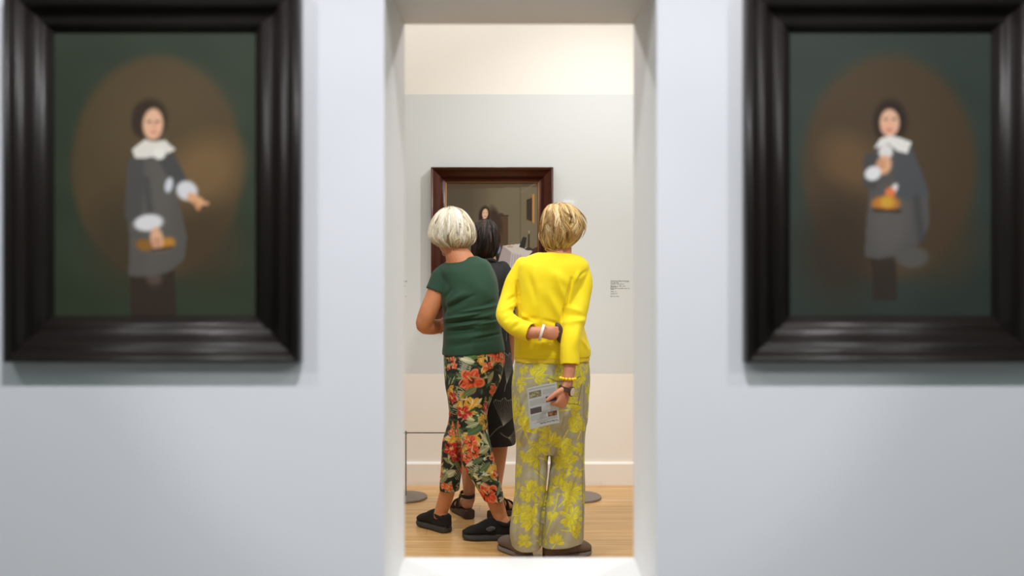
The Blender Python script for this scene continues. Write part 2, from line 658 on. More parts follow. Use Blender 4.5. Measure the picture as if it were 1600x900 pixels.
def paint_left(u, v):
    p = Paint(u, v, (50, 58, 46))
    p.c += (np.clip((v - 60) / 430, 0, 1)[:, None]) * np.array([-2, -2, -6]) + wave(np.stack([u, v, u * 0], 1), 0.06, 3)[:, None] * 2
    p.ell(246, 262, 134, 174, 0, (80, 64, 42), soft=0.10)
    p.ell(250, 190, 95, 80, 0, (86, 70, 46), soft=0.8, alpha=0.8)
    p.ell(318, 270, 62, 48, -0.7, (122, 94, 60), soft=0.9, alpha=0.85)
    p.ell(195, 380, 55, 70, 0, (60, 50, 34), soft=0.9, alpha=0.7)
    p.ell(320, 385, 55, 60, 0, (68, 54, 36), soft=0.9, alpha=0.7)
    dk = (50, 36, 30)
    p.poly([(203, 425), (272, 418), (276, 497), (204, 497)], dk, 0.9)
    p.ell(241, 436, 12, 9, 0, (84, 66, 58), 0.8)
    p.poly([(204, 246), (266, 240), (276, 300), (292, 370), (288, 405), (266, 424), (232, 433), (201, 431), (203, 380), (198, 320)], (88, 83, 79))
    p.ell(248, 330, 20, 90, 0.05, (98, 93, 88), 0.9, 0.6)
    p.line(262, 250, 284, 292, 13, (72, 70, 69), soft=4)
    p.line(212, 258, 208, 335, 13, (76, 73, 71), soft=4)
    p.line(228, 280, 236, 340, 5, (62, 60, 60), 0.6, soft=6)
    p.ell(264, 289, 6, 12, 0.2, (208, 208, 214), 0.4)
    p.ell(234, 187, 26, 31, 0.1, (44, 31, 21), 0.45)
    p.ell(217, 186, 10, 24, 0.1, (52, 38, 26), 0.5)
    p.ell(239, 194, 16, 25, 0.05, (226, 178, 146), 0.25)
    p.ell(242, 203, 9, 12, 0, (232, 168, 138), 0.8, 0.6)
    for ex in (233, 246): p.ell(ex, 190, 4, 2, 0, (120, 84, 66), 0.6)
    p.line(236, 207, 245, 207, 1.2, (176, 96, 84))
    p.line(240, 192, 242, 200, 1.3, (200, 148, 120))
    p.poly([(206, 234), (226, 218), (240, 222), (258, 219), (274, 234), (262, 240), (250, 234), (238, 246), (212, 247)], (224, 216, 206))
    p.ell(249, 240, 10, 9, 0, (232, 226, 218), 0.3)
    p.ell(292, 298, 17, 15, 0.5, (216, 212, 216), 0.3)
    p.line(299, 308, 312, 316, 7, (222, 166, 122), soft=2)
    p.line(310, 316, 324, 318, 2.6, (222, 166, 122), soft=1.5)
    p.line(305, 316, 310, 326, 3, (205, 146, 104), soft=1.5)
    p.ell(232, 348, 23, 13, -0.12, (220, 216, 218), 0.3)
    p.ell(226, 383, 14, 9, 0.2, (140, 96, 40), 0.5)
    p.ell(262, 380, 12, 9, -0.2, (186, 128, 48), 0.5)
    p.ell(245, 373, 10, 18, -0.15, (224, 172, 136), 0.3)
    for k in range(4): p.line(240 + 3.4 * k, 372, 239 + 3.6 * k, 388, 1.0, (186, 130, 98))
    p.line(239, 391, 268, 386, 2, (70, 48, 26))
    return p.c


def paint_right(u, v):
    p = Paint(u, v, (52, 60, 54))
    p.c += wave(np.stack([u, v, u * 0], 1), 0.05, 5)[:, None] * 2
    p.c[:] += np.clip((v - 300) / 200, 0, 1)[:, None] * np.array([-6, -6, -6])
    p.ell(1390, 262, 136, 176, 0, (76, 60, 42), soft=0.14)
    p.ell(1330, 255, 50, 38, 0.8, (112, 84, 54), soft=0.9, alpha=0.7)
    p.ell(1470, 380, 55, 60, 0, (70, 55, 38), soft=0.9, alpha=0.7)
    p.ell(1310, 390, 60, 80, 0, (54, 42, 32), soft=0.9, alpha=0.8)
    p.poly([(1362, 402), (1400, 402), (1402, 470), (1364, 470)], (48, 38, 32), 0.9)
    p.ell(1425, 402, 26, 17, 0, (86, 82, 78), 0.4)
    p.poly([(1372, 230), (1420, 226), (1436, 262), (1450, 300), (1452, 350), (1440, 378), (1410, 395), (1372, 405), (1351, 400), (1354, 350), (1358, 300), (1354, 262)], (84, 80, 78))
    p.ell(1390, 345, 26, 48, 0.1, (96, 90, 86), 0.8, 0.7)
    p.poly([(1400, 232), (1424, 228), (1444, 280), (1452, 305), (1420, 312), (1398, 306)], (76, 77, 80))
    p.line(1360, 250, 1360, 285, 11, (72, 70, 70), soft=4)
    p.line(1432, 310, 1440, 375, 6, (62, 62, 62), 0.7, soft=5)
    p.ell(1391, 190, 25, 33, 0, (40, 28, 20), 0.45)
    p.ell(1390, 192, 15.5, 22, 0, (226, 178, 148), 0.25)
    p.ell(1388, 199, 9, 11, 0, (234, 164, 136), 0.8, 0.6)
    for ex in (1384, 1397): p.ell(ex, 186, 3.6, 1.8, 0, (120, 84, 66), 0.6)
    p.line(1385, 203, 1394, 203, 1.2, (176, 96, 84))
    p.poly([(1366, 232), (1376, 216), (1392, 212), (1408, 216), (1424, 222), (1418, 240), (1402, 236), (1388, 224)], (228, 222, 216))
    p.ell(1384, 237, 11, 12, 0, (222, 216, 214), 0.3)
    p.ell(1381, 258, 12, 15, 0.3, (222, 166, 128), 0.3)
    for k in range(3): p.line(1374 + 4 * k, 250, 1372 + 4 * k, 264, 0.9, (184, 128, 96))
    p.ell(1364, 271, 13, 11, -0.4, (226, 222, 224), 0.3)
    p.ell(1397, 295, 5, 9, 0.5, (226, 216, 212), 0.4)
    p.ell(1391, 302, 8, 9, 0, (224, 122, 74), 0.4)
    p.ell(1384, 318, 22, 12, 0, (190, 116, 46), 0.4)
    p.ell(1386, 316, 11, 9, 0, (206, 156, 54), 0.5)
    p.line(1366, 328, 1406, 330, 2.5, (60, 42, 30))
    return p.c


def paint_far(u, v):
    p = Paint(u, v, (104, 94, 76))
    p.c += wave(np.stack([u, v, u * 0], 1), 0.09, 8)[:, None] * 4
    p.ell(805, 330, 60, 70, 0, (122, 112, 90), 0.9, 0.7)
    p.ell(712, 300, 40, 70, 0, (78, 70, 56), 0.9, 0.7)
    p.poly([(697, 284), (842, 284), (842, 292), (697, 296)], (84, 68, 50), 0.7)
    p.line(813, 292, 813, 400, 1, (92, 84, 68), 0.7)
    p.line(814, 300, 838, 286, 0.8, (128, 116, 92), 0.8)
    p.poly([(768, 337), (794, 337), (794, 440), (768, 440)], (84, 64, 46))
    p.line(768, 337, 794, 337, 1, (66, 50, 38))
    p.ell(783, 335, 4, 2, 0, (74, 58, 44))
    p.poly([(823, 312), (833, 308), (833, 347), (823, 343)], (54, 48, 44))
    p.poly([(831.5, 304), (835, 303), (835, 349), (831.5, 347)], (186, 134, 66))
    p.line(822, 312, 822, 343, 0.7, (130, 98, 60))
    p.line(822, 311, 832, 306, 0.6, (130, 98, 60)); p.line(822, 344, 832, 348, 0.6, (130, 98, 60))
    # woman in black standing
    p.poly([(742, 350), (772, 350), (782, 420), (780, 480), (730, 480), (734, 400)], (34, 28, 26))
    p.ell(757, 337, 9, 15, 0.1, (46, 36, 30), 0.3)
    p.ell(758, 334, 4.6, 8, 0.1, (226, 186, 156), 0.25)
    p.line(756, 344, 758, 350, 3, (214, 172, 142))
    for ex in (756, 760.4): p.ell(ex, 332.4, 1.1, 0.6, 0, (90, 62, 52))
    p.line(757, 338, 759.5, 338, 0.5, (170, 96, 86))
    p.ell(775, 345, 8, 22, -0.3, (60, 46, 36), 0.6)
    # table with white cloth
    p.poly([(775, 420), (842, 384), (842, 480), (775, 480)], (72, 44, 40))
    p.poly([(786, 384), (812, 381), (832, 393), (818, 408), (798, 396)], (204, 196, 190))
    p.poly([(786, 384), (799, 394), (795, 424), (778, 410)], (168, 156, 156))
    p.poly([(799, 394), (818, 400), (816, 412), (808, 416), (795, 424)], (192, 184, 182))
    for k in range(4): p.line(801 + 4 * k, 398, 799 + 4 * k, 416, 0.6, (156, 146, 146), 0.8)
    p.poly([(811, 386), (817, 370), (823, 371), (820, 389)], (44, 42, 38))
    p.line(826.5, 364, 826, 388, 1.2, (46, 42, 38)); p.line(826.5, 361, 826.5, 365, 0.6, (200, 180, 140))
    p.ell(826, 389, 6, 2.2, 0, (56, 50, 46)); p.ell(797, 385.5, 5, 1.4, 0, (176, 158, 120))
    p.ell(779, 390, 3, 6, 0.2, (120, 140, 180), 0.5)
    return p.c


M_ebony = mat('ebony_black', (34, 28, 26), 0.38, spec=0.4, bump=(60, 0.05))
M_mahog = mat('mahogany', (72, 36, 26), 0.30, noise=(30, 0.25), spec=0.5)
M_gold = mat('gilt', (168, 118, 62), 0.4, metal=0.5)
M_canvas = mat('oil_paint', attr=True, rough=0.5, bump=(400, 0.08), spec=0.3)

W_ = 0.094
ripple = [(0, 0.0), (0, 0.030), (0.003, 0.040), (0.010, 0.043), (0.016, 0.039), (0.019, 0.031), (0.026, 0.030),
          (0.033, 0.036), (0.039, 0.036), (0.045, 0.029), (0.051, 0.021), (0.061, 0.018), (0.069, 0.024),
          (0.075, 0.027), (0.082, 0.023), (0.088, 0.017), (W_, 0.014), (W_, 0.0)]
for nm, cx, pf, lab in (('left', -0.7275, paint_left, 'black ripple-moulded frame with oval portrait of a youth pointing aside, left wall'),
                        ('right', 0.771, paint_right, 'black ripple-moulded frame with oval portrait of a youth, hand at chest, right wall')):
    x0, x1, z0, z1 = cx - 0.2985, cx + 0.2985, 1.252, 2.015
    root = empty('framed_painting', (cx, D1, z0), lab, 'painting', 'pair of small portraits beside the opening')
    profile_frame(root, x0, x1, z0, z1, D1, ripple, M_ebony)
    canvas(root, x0 + W_ - 0.006, x1 - W_ + 0.006, z0 + W_ - 0.006, z1 - W_ + 0.006, D1 - 0.0135, 220, 300, pf, M_canvas)

fx0, fx1 = P(673.3, 0, 6.225)[0], P(864.7, 0, 6.225)[0]
fz1, fz0 = P(0, 261, 6.225)[2], P(0, 499, 6.225)[2]
root = empty('framed_painting', ((fx0 + fx1) / 2, DB, fz0), 'large painting in brown mahogany frame hanging on the far wall behind the visitors', 'painting')
wide = [(0, 0), (0, 0.050), (0.004, 0.055), (0.012, 0.055), (0.020, 0.050), (0.034, 0.046), (0.050, 0.044), (0.058, 0.040),
        (0.062, 0.033), (0.072, 0.028), (0.080, 0.027), (0.084, 0.030), (0.088, 0.030), (0.088, 0)]
profile_frame(root, fx0, fx1, fz0, fz1, DB, wide, M_mahog)
slip = [(0.087, 0.0), (0.087, 0.026), (0.089, 0.029), (0.093, 0.027), (0.095, 0.022), (0.095, 0)]
ns = len(root.children)
profile_frame(root, fx0, fx1, fz0, fz1, DB, slip, M_gold)
for c in root.children:
    if c.data.materials[0] == M_gold: c.name = 'gilt_slip'
canvas(root, fx0 + 0.092, fx1 - 0.092, fz0 + 0.092, fz1 - 0.092, DB - 0.021, 210, 250, paint_far, M_canvas)


# ------------------------------------------------------------------ wall texts, small plate
M_ink = mat('grey_ink', (140, 138, 134), 0.8)


def text_mesh(s, size):
    cu = bpy.data.curves.new('t', 'FONT'); cu.body = s; cu.size = size; cu.extrude = 0.0002
    o = bpy.data.objects.new('t', cu); COL.objects.link(o)
    dg = bpy.context.evaluated_depsgraph_get()
    me = bpy.data.meshes.new_from_object(o.evaluated_get(dg))
    v = np.array([tuple(x.co) for x in me.vertices]); f = [tuple(p.vertices) for p in me.polygons]
    bpy.data.objects.remove(o); bpy.data.curves.remove(cu); bpy.data.meshes.remove(me)
    return v, f


def word_line(x0, z, L, h, y, seed):
    """a run of small ink blocks the size of printed letters too small to read"""
    r = random.Random(seed)
    parts, x = [], x0
    while x < x0 + L:
        for _ in range(r.randint(2, 8)):
            w = h * r.uniform(0.35, 0.6)
            hh = h * r.choice((0.62, 0.62, 0.7, 1.0))
            if x + w > x0 + L: break
            parts.append(box(x, x + w, y - 0.0004, y, z, z + hh))
            x += w + h * 0.18
        x += h * 0.5
        if x + h > x0 + L: break
    return parts


def wall_text(x_px, ends, label, title):
    rootx = P(x_px, 438, DB)[0]
    root = empty('wall_text', (rootx, DB, P(0, 466, DB)[2]), label, 'wall text')
    s = DB / F
    v, f = text_mesh(title, 0.0125)
    wd = np.ptp(v[:, 0])
    k = 29 * s / wd
    z = P(0, 440.2, DB)[2]
    tv = np.stack([rootx + (v[:, 0] - v[:, 0].min()) * k, DB - 0.0006 - v[:, 2], z + v[:, 1] * 1.15], 1)
    mesh_obj('title_line', tv, f, mat('dark_ink', (92, 90, 88), 0.8), root, smooth=False)
    for i, (y, L) in enumerate(ends):
        v, f = join(word_line(rootx, P(0, y, DB)[2], L * s, 0.0068, DB - 0.0001, i + x_px))
        mesh_obj('text_line', v, f, M_ink, root, smooth=False)


ENDS = [(442.3, 12.5), (444.5, 22), (447.7, 23), (449.2, 12), (451.4, 30), (452.8, 8), (456.4, 9), (459.6, 12), (463.8, 14)]
wall_text(954, ENDS, 'grey printed text on the far wall right of the yellow-topped woman', 'Gerard ter Borch de Jonge')
wall_text(607, [(442.3, 12.5), (444.5, 22), (447.7, 29.3), (449.2, 12), (451.4, 20), (452.8, 8), (463.8, 28.8)],
          'grey printed text on the far wall, cut off by the opening\'s left edge', 'Gerard ter Borch de Jonge')
xa, xb = P(879, 0, DB)[0], P(897, 0, DB)[0]
za, zb = P(0, 326, DB)[2], P(0, 314.5, DB)[2]
v, f = box(xa, xb, DB - 0.012, DB, za, zb)
bm = fix_normals(v, f); bmesh.ops.bevel(bm, geom=bm.edges[:], offset=0.003, segments=2, affect='EDGES')
me = bpy.data.meshes.new('wall_sensor'); bm.to_mesh(me); bm.free(); me.materials.append(mat('white_plastic', (236, 234, 232), 0.4))
o = bpy.data.objects.new('wall_sensor', me); COL.objects.link(o)
tag(o, 'small white box on the far wall just above the blonde head', 'sensor')


# ------------------------------------------------------------------ barrier
M_post = mat('dark_grey_metal', (92, 84, 78), 0.45, metal=0.3)
M_basem = mat('taupe_base', (128, 116, 106), 0.5, noise=(90, 0.1))


def barrier_post(px, label):
    c = P(px, 778.6, 5.95); c[2] = 0
    root = empty('barrier_post', c, label, 'barrier post', 'low barrier in front of the far painting')
    pr = [(0.0, 0.0), (0.122, 0.0), (0.125, 0.003), (0.125, 0.011), (0.122, 0.014), (0.02, 0.016), (0.0, 0.016)]
    ang = np.linspace(0, 2 * np.pi, 56, endpoint=False)
    rings = [np.stack([c[0] + max(r, 1e-4) * np.cos(ang), c[1] + max(r, 1e-4) * np.sin(ang), np.full(56, z)], 1) for r, z in pr]
    v, f = loft(rings)
    o = mesh_obj('base', v, f, M_basem, root, smooth=False)
    v, f = tube([c + (0, 0, 0.014), c + (0, 0, 0.2), c + (0, 0, 0.388)], [0.0045] * 3, M=14)
    mesh_obj('pole', v, f, M_post, root)
    v, f = tube([c + (0, 0, 0.372), c + (0, 0, 0.384)], [0.0065] * 2, M=14, per=2)
    mesh_obj('cord_clip', v, f, M_post, root)
    return c


ca_ = barrier_post(634, 'thin barrier post on a round grey base at the opening\'s left edge')
cb_ = barrier_post(906, 'barrier post on a round grey base behind the patterned yellow trousers')
h = np.array([0, 0, 0.380])
v, f = tube([ca_ + h + (-0.9, 0, 0), ca_ + h, (ca_ + cb_) / 2 + h - (0, 0, 0.001), cb_ + h], [0.0032] * 4, M=8, per=8)
o = mesh_obj('stretched_cord', v, f, mat('green_black_cord', (58, 66, 56), 0.6), origin=ca_ + h)
tag(o, 'thin dark cord stretched low between the barrier posts', 'cord')


# ------------------------------------------------------------------ people
M_skin1 = mat('skin_a', (206, 138, 98), 0.5, noise=(35, 0.10), bump=(220, 0.15), sss=0.12)
M_skin2 = mat('skin_b', (200, 140, 108), 0.5, noise=(30, 0.08), bump=(220, 0.12), sss=0.12)
M_skin3 = mat('skin_c', (206, 142, 112), 0.5, noise=(45, 0.14), bump=(260, 0.25), sss=0.12)
M_hair = mat('hair_strands', attr=True, rough=0.45, spec=0.4)
M_eye = mat('eye_white', (235, 232, 226), 0.2)


def basis(fwd):
    f_ = unit(fwd)
    r_ = unit(np.cross(f_, (0, 0, 1)))      # her right
    u_ = np.cross(r_, f_)
    return r_, f_, u_


def head_parts(c, fwd, s=1.0):
    """skull, face, nose, lips, chin and ears around the head centre"""
    r_, f_, u_ = basis(fwd)
    ax = (r_, f_, u_)
    at = lambda a, b, d_: c + s * (a * r_ + b * f_ + d_ * u_)
    E = lambda p, r: ellipsoid(p, [x * s for x in r], ax)
    parts = [E(at(0, -0.012, 0.025), (0.072, 0.088, 0.080)), E(at(0, 0.022, -0.035), (0.058, 0.066, 0.078)),
             E(at(0, 0.068, -0.088), (0.024, 0.020, 0.018)), E(at(0, 0.092, -0.022), (0.012, 0.018, 0.020)),
             E(at(0, 0.084, 0.002), (0.009, 0.014, 0.028)), E(at(0, 0.082, -0.054), (0.024, 0.010, 0.005)),
             E(at(0, 0.081, -0.063), (0.021, 0.010, 0.006)), E(at(0, 0.072, 0.026), (0.048, 0.014, 0.010))]
    for k in (-1, 1):
        parts += [E(at(0.040 * k, 0.055, -0.030), (0.022, 0.022, 0.024)), E(at(0.071 * k, 0.0, -0.015), (0.007, 0.017, 0.030)),
                  E(at(0.011 * k, 0.086, -0.028), (0.008, 0.010, 0.008))]
    eyes = [at(0.030 * k, 0.070, 0.004) for k in (-1, 1)]
    return parts, eyes


def hand_parts(wrist, d, n, thumb, curl=(0.9, 1.1, 0.7), s=1.0, thumb_dir=None, spread=0.0):
    """palm and five separate fingers. d finger direction, n palm side, thumb = side of the thumb"""
    d = unit(d); n = unit(n - d * np.dot(n, d)); sd = unit(thumb - d * np.dot(thumb, d) - n * np.dot(thumb, n))
    parts = [tube([wrist - d * 0.015 * s, wrist + d * 0.03 * s, wrist + d * 0.065 * s, wrist + d * 0.088 * s],
                  [(0.026 * s, 0.019 * s), (0.033 * s, 0.017 * s), (0.038 * s, 0.016 * s), (0.030 * s, 0.012 * s)], wide=sd, M=20)]
    for k, (off, L, r) in enumerate(((0.029, 0.074, 0.0086), (0.0095, 0.082, 0.0088), (-0.0105, 0.076, 0.0084), (-0.029, 0.060, 0.0074))):
        p = wrist + d * (0.081 - 0.0065 * abs(k - 1.2)) * s + sd * off * s
        pts = [p - d * 0.02 * s, p]
        a = 0.0
        for ph, (ll, cu) in enumerate(zip((0.46, 0.30, 0.24), curl)):
            a += cu
            dirv = math.cos(a) * d + math.sin(a) * n + sd * spread * (1.5 - k)
            pts.append(pts[-1] + unit(dirv) * L * ll * s)
        parts.append(tube(pts, [r * s * 1.05, r * s * 1.1, r * s, r * s * 0.92, r * s * 0.72], M=12, per=4))
    td = unit(thumb_dir) if thumb_dir is not None else unit(d * 0.55 + sd * 0.6 + n * 0.55)
    p = wrist + d * 0.022 * s + sd * 0.024 * s
    pts = [p, p + unit(td + sd * 0.4) * 0.03 * s, p + unit(td + sd * 0.4) * 0.03 * s + td * 0.03 * s,
           p + unit(td + sd * 0.4) * 0.03 * s + td * 0.053 * s]
    parts.append(tube(pts, [0.0135 * s, 0.012 * s, 0.0105 * s, 0.0078 * s], M=12, per=4))
    return parts


def hair_mesh(rows, d, ry, face, dark, tones, nclump, ln=(0.35, 0.7), rad=0.0018, lift=0.004, curlin=0.0, sway=0.25, sweep=0.0, wavy=0.06, per=7,
              face_open=0.75, s_face=0.42, seed=1, yoff=0.0, s_end=1.0, cap_end=0.95):
    """hair volume measured row by row, covered with tapered locks that run from the crown down"""
    r = np.random.default_rng(seed)
    a = np.array(rows, float)
    t = (a[:, 0] - a[0, 0]) / (a[-1, 0] - a[0, 0])
    maxhw = ((a[:, 2] - a[:, 1]) / 2).max()
    fphi = math.atan2(face[1], face[0])

    def surf(phi, s, k=1.0):
        q = catmull(s, t, a)
        hw = (q[:, 2] - q[:, 1]) / 2
        cx = (q[:, 1] + q[:, 2]) / 2
        dp = np.abs((phi - fphi + np.pi) % (2 * np.pi) - np.pi)
        inn = np.clip((face_open * 1.3 - dp) / 0.35, 0, 1) * np.clip((s - s_face) / 0.1, 0, 1)
        kk = k * (1 - 0.34 * inn)
        dd = d + yoff
        x = (cx - 800) * dd / F + hw * dd / F * np.cos(phi) * kk
        y = dd + (hw / maxhw) * ry * np.sin(phi) * kk
        z = CAM_H - (q[:, 0] - HZ) * dd / F
        return np.stack([x, y, z], 1), inn

    M, n = 64, 40
    ang = np.linspace(0, 2 * np.pi, M, endpoint=False)
    ss = cap_end * np.linspace(0, 1, n)**1.15
    rings = [surf(ang, np.full(M, s), 0.945)[0] for s in ss]
    cv, cf = loft(rings)
    V, Fc = [cv], list(cf)
    base = np.tile(np.array(dark, float), (len(cv), 1)) * (1 + 0.10 * np.sin(np.r_[np.tile(ang * 23, n), 0, 0]))[:, None]
    Cc = [base]
    nn = len(cv)
    K, S = 4, 10
    ka = np.linspace(0, 2 * np.pi, K, endpoint=False)
    ccx = (a[:, 1:3].mean() - 800) * (d + yoff) / F
    tt = np.linspace(0, 1, S)
    for c_ in range(nclump):
        # a clump: strands that share direction, wave and tone
        phi0 = r.uniform(0, 2 * np.pi)
        s0 = r.uniform(0.0, 0.80)**1.25
        L = r.uniform(*ln)
        s1 = min(s0 + L, s_end * r.uniform(0.93, 1.0))
        if s1 - s0 < 0.1: continue
        drift = r.normal() * sway + sweep * math.cos(phi0 - 0.6)
        ph, fr, am = r.uniform(0, 6.28), r.uniform(3, 7), r.uniform(0.3, 1.0) * wavy
        up = lift * r.uniform(-0.2, 1.0)**1 + (lift * 1.6 if r.uniform() < 0.12 else 0)
        tone = np.array(tones[r.integers(len(tones))], float) * r.uniform(0.92, 1.08)
        for _ in range(per):
            jp = r.normal() * 0.07
            sv = s0 + r.normal() * 0.02 + (s1 - s0 + r.normal() * 0.02) * tt
            sv = np.clip(sv, 0, 1)
            phi = phi0 + jp * (1 - 0.75 * tt) + drift * tt + am * np.sin(tt * fr + ph) * tt
            p, inn = surf(phi, sv, 1.0)
            if inn[-1] > 0.3:
                sv = sv[0] + (np.minimum(s1, s_face + 0.04) - sv[0]) * tt
                if sv[-1] - sv[0] < 0.06: continue
                p, inn = surf(phi, sv, 1.0)
            cen = np.stack([np.full(S, ccx), np.full(S, d + yoff), p[:, 2]], 1)
            lf = 0.985 + (up / 0.1) * (tt * (1 - curlin * tt)) + r.normal() * 0.010
            p = cen + (p - cen) * lf[:, None]
            tan = np.gradient(p, axis=0); tan /= np.linalg.norm(tan, axis=1)[:, None] + 1e-9
            out = p - cen; out /= np.linalg.norm(out, axis=1)[:, None] + 1e-9
            side = np.cross(tan, out); side /= np.linalg.norm(side, axis=1)[:, None] + 1e-9
            w = rad * r.uniform(0.6, 1.4) * np.sin(np.pi * (0.15 + 0.83 * tt))**0.7
            ring = p[:, None, :] + side[:, None, :] * (np.cos(ka)[None, :, None] * w[:, None, None]) \
                + out[:, None, :] * (np.sin(ka)[None, :, None] * 0.6 * w[:, None, None])
            lv, lfc = loft(list(ring))
            V.append(lv); Fc += [tuple(i + nn for i in q) for q in lfc]; nn += len(lv)
            tn = tone * r.uniform(0.93, 1.07)
            Cc.append(np.tile(tn, (len(lv), 1)))
    return np.vstack(V), Fc, np.clip(np.vstack(Cc), 0, 255)


def shoe(root, heel, toe, mats, name='shoe', w=0.047, h_heel=0.075, h_toe=0.045, sole=0.030, collar=0.3, laces=None, seed=0):
    """shoe > upper, sole, collar lining, laces; heel and toe = floor points of the heel end and toe tip"""
    heel, toe = np.array(heel, float), np.array(toe, float)
    heel[2] = toe[2] = 0.0
    L = np.linalg.norm(toe - heel); f_ = unit(toe - heel); s_ = np.array([f_[1], -f_[0], 0.0])
    t = np.array([0.0, 0.03, 0.10, 0.25, 0.42, 0.58, 0.74, 0.88, 0.96, 1.0])
    wd = np.array([0.35, 0.58, 0.72, 0.76, 0.78, 0.90, 1.0, 0.90, 0.66, 0.34]) * w
    top = np.interp(t, [0, 0.08, 0.30, 0.44, 0.60, 0.78, 0.92, 1], [h_heel * 0.9, h_heel, h_heel * 0.86, h_heel * 1.20, h_heel * 0.98, h_toe * 1.16, h_toe * 0.98, h_toe * 0.70])
    ang = np.linspace(0, 2 * np.pi, 28, endpoint=False)
    def build(z0fn, z1fn, wk, pw):
        tt = np.linspace(0, 1, 36)
        ww = catmull(tt, t, wd)[:, 0] * wk
        tp = catmull(tt, t, top)[:, 0]
        rings = []
        for a, ww_, tp_ in zip(tt, ww, tp):
            z0, z1 = z0fn(a, tp_), z1fn(a, tp_)
            c = heel + f_ * L * a
            e = 2 / np.interp(a, [0, 0.32, 0.6], [max(pw, 5.0), max(pw, 4.5), pw])
            cx = np.sign(np.cos(ang)) * np.abs(np.cos(ang))**e; cz = np.sign(np.sin(ang)) * np.abs(np.sin(ang))**e
            zz = (z0 + z1) / 2 + (z1 - z0) / 2 * cz
            kz = np.where(zz > (z0 + z1) / 2, 1 - 0.30 * ((zz - z0) / (z1 - z0 + 1e-6) - 0.5), 1.0)
            rings.append(c + np.outer(cx * ww_ * kz, s_) + np.outer(zz, (0, 0, 1)))
        return loft(rings)
    spring = lambda a: 0.012 * max(0, (a - 0.8) / 0.2)**2 + 0.004 * max(0, (0.08 - a) / 0.08)
    v, f = build(lambda a, tp: sole * 0.75, lambda a, tp: max(tp, sole * 1.3), 0.97, 2.6)
    sh = mesh_obj(name, v, f, mats['upper'], root)
    v, f = build(lambda a, tp: spring(a), lambda a, tp: sole * (1.12 if a < 0.35 else 0.95), 1.04, 5)
    mesh_obj('sole', v, f, mats['sole'], sh)
    # padded collar around the ankle
    c = heel + f_ * L * 0.20
    col = []
    for k in range(25):
        b = 2 * math.pi * k / 24
        col.append(c + f_ * L * 0.165 * math.cos(b) + s_ * w * 0.70 * math.sin(b) + np.array([0, 0, h_heel * (0.93 + 0.09 * math.cos(b) - 0.07 * abs(math.sin(b)))]))
    v, f = tube(col, [0.0095] * 25, M=10, per=2, cap=False)
    mesh_obj('collar', v, f, mats['upper'], sh)
    if laces:
        for i in range(4):
            a = 0.47 + 0.07 * i
            zt = np.interp(a, t, top) * 0.985
            wq = np.interp(a, t, wd) * 0.42
            c = heel + f_ * L * a
            v, f = tube([c + s_ * wq + (0, 0, zt - 0.010), c + (0, 0, zt + 0.002), c - s_ * wq + (0, 0, zt - 0.010)], [0.0032] * 3, M=8, per=5)
            mesh_obj('lace', v, f, laces, sh)
    return sh, heel, f_, s_, L


def foot_parts(ankle, heel, toe):
    heel, toe, ankle = np.array(heel, float), np.array(toe, float), np.array(ankle, float)
    f_ = unit((toe - heel) * (1, 1, 0)); s_ = np.array([f_[1], -f_[0], 0])
    L = np.linalg.norm(toe - heel)
    b = heel * (1, 1, 0)
    return [tube([b + f_ * L * 0.16 + (0, 0, 0.045), b + f_ * L * 0.40 + (0, 0, 0.052), b + f_ * L * 0.66 + (0, 0, 0.042), b + f_ * L * 0.86 + (0, 0, 0.036)],
                 [(0.027, 0.026), (0.028, 0.028), (0.033, 0.017), (0.027, 0.010)], wide=s_),
            tube([ankle, (ankle + b + f_ * L * 0.2) / 2 * (1, 1, 0) + (0, 0, 0.09), b + f_ * L * 0.2 + (0, 0, 0.05)], [0.032, 0.033, 0.031])]


class Leg:
    """outline of a garment tube by photo rows: for laying the print around it"""
    def __init__(s, rows, d):
        s.a = np.array(sorted(rows, key=lambda r: r[0]), float); s.d = d

    def at(s, y):
        q = [np.interp(y, s.a[:, 0], s.a[:, k]) for k in range(1, 5)]
        return (q[0] + q[1]) / 2, (q[1] - q[0]) / 2, q[2], q[3]

    def unwrap(s, V, x, y):
        c, hw, off, ry = s.at(y)
        th = np.arctan2((x - c) / hw, -(V[:, 1] - s.d - off) / ry)
        return c + hw * th

    def place(s, x, y):
        c, hw, _, _ = s.at(y)
        return c + hw * math.asin(max(-0.98, min(0.98, (x - c) / hw)))


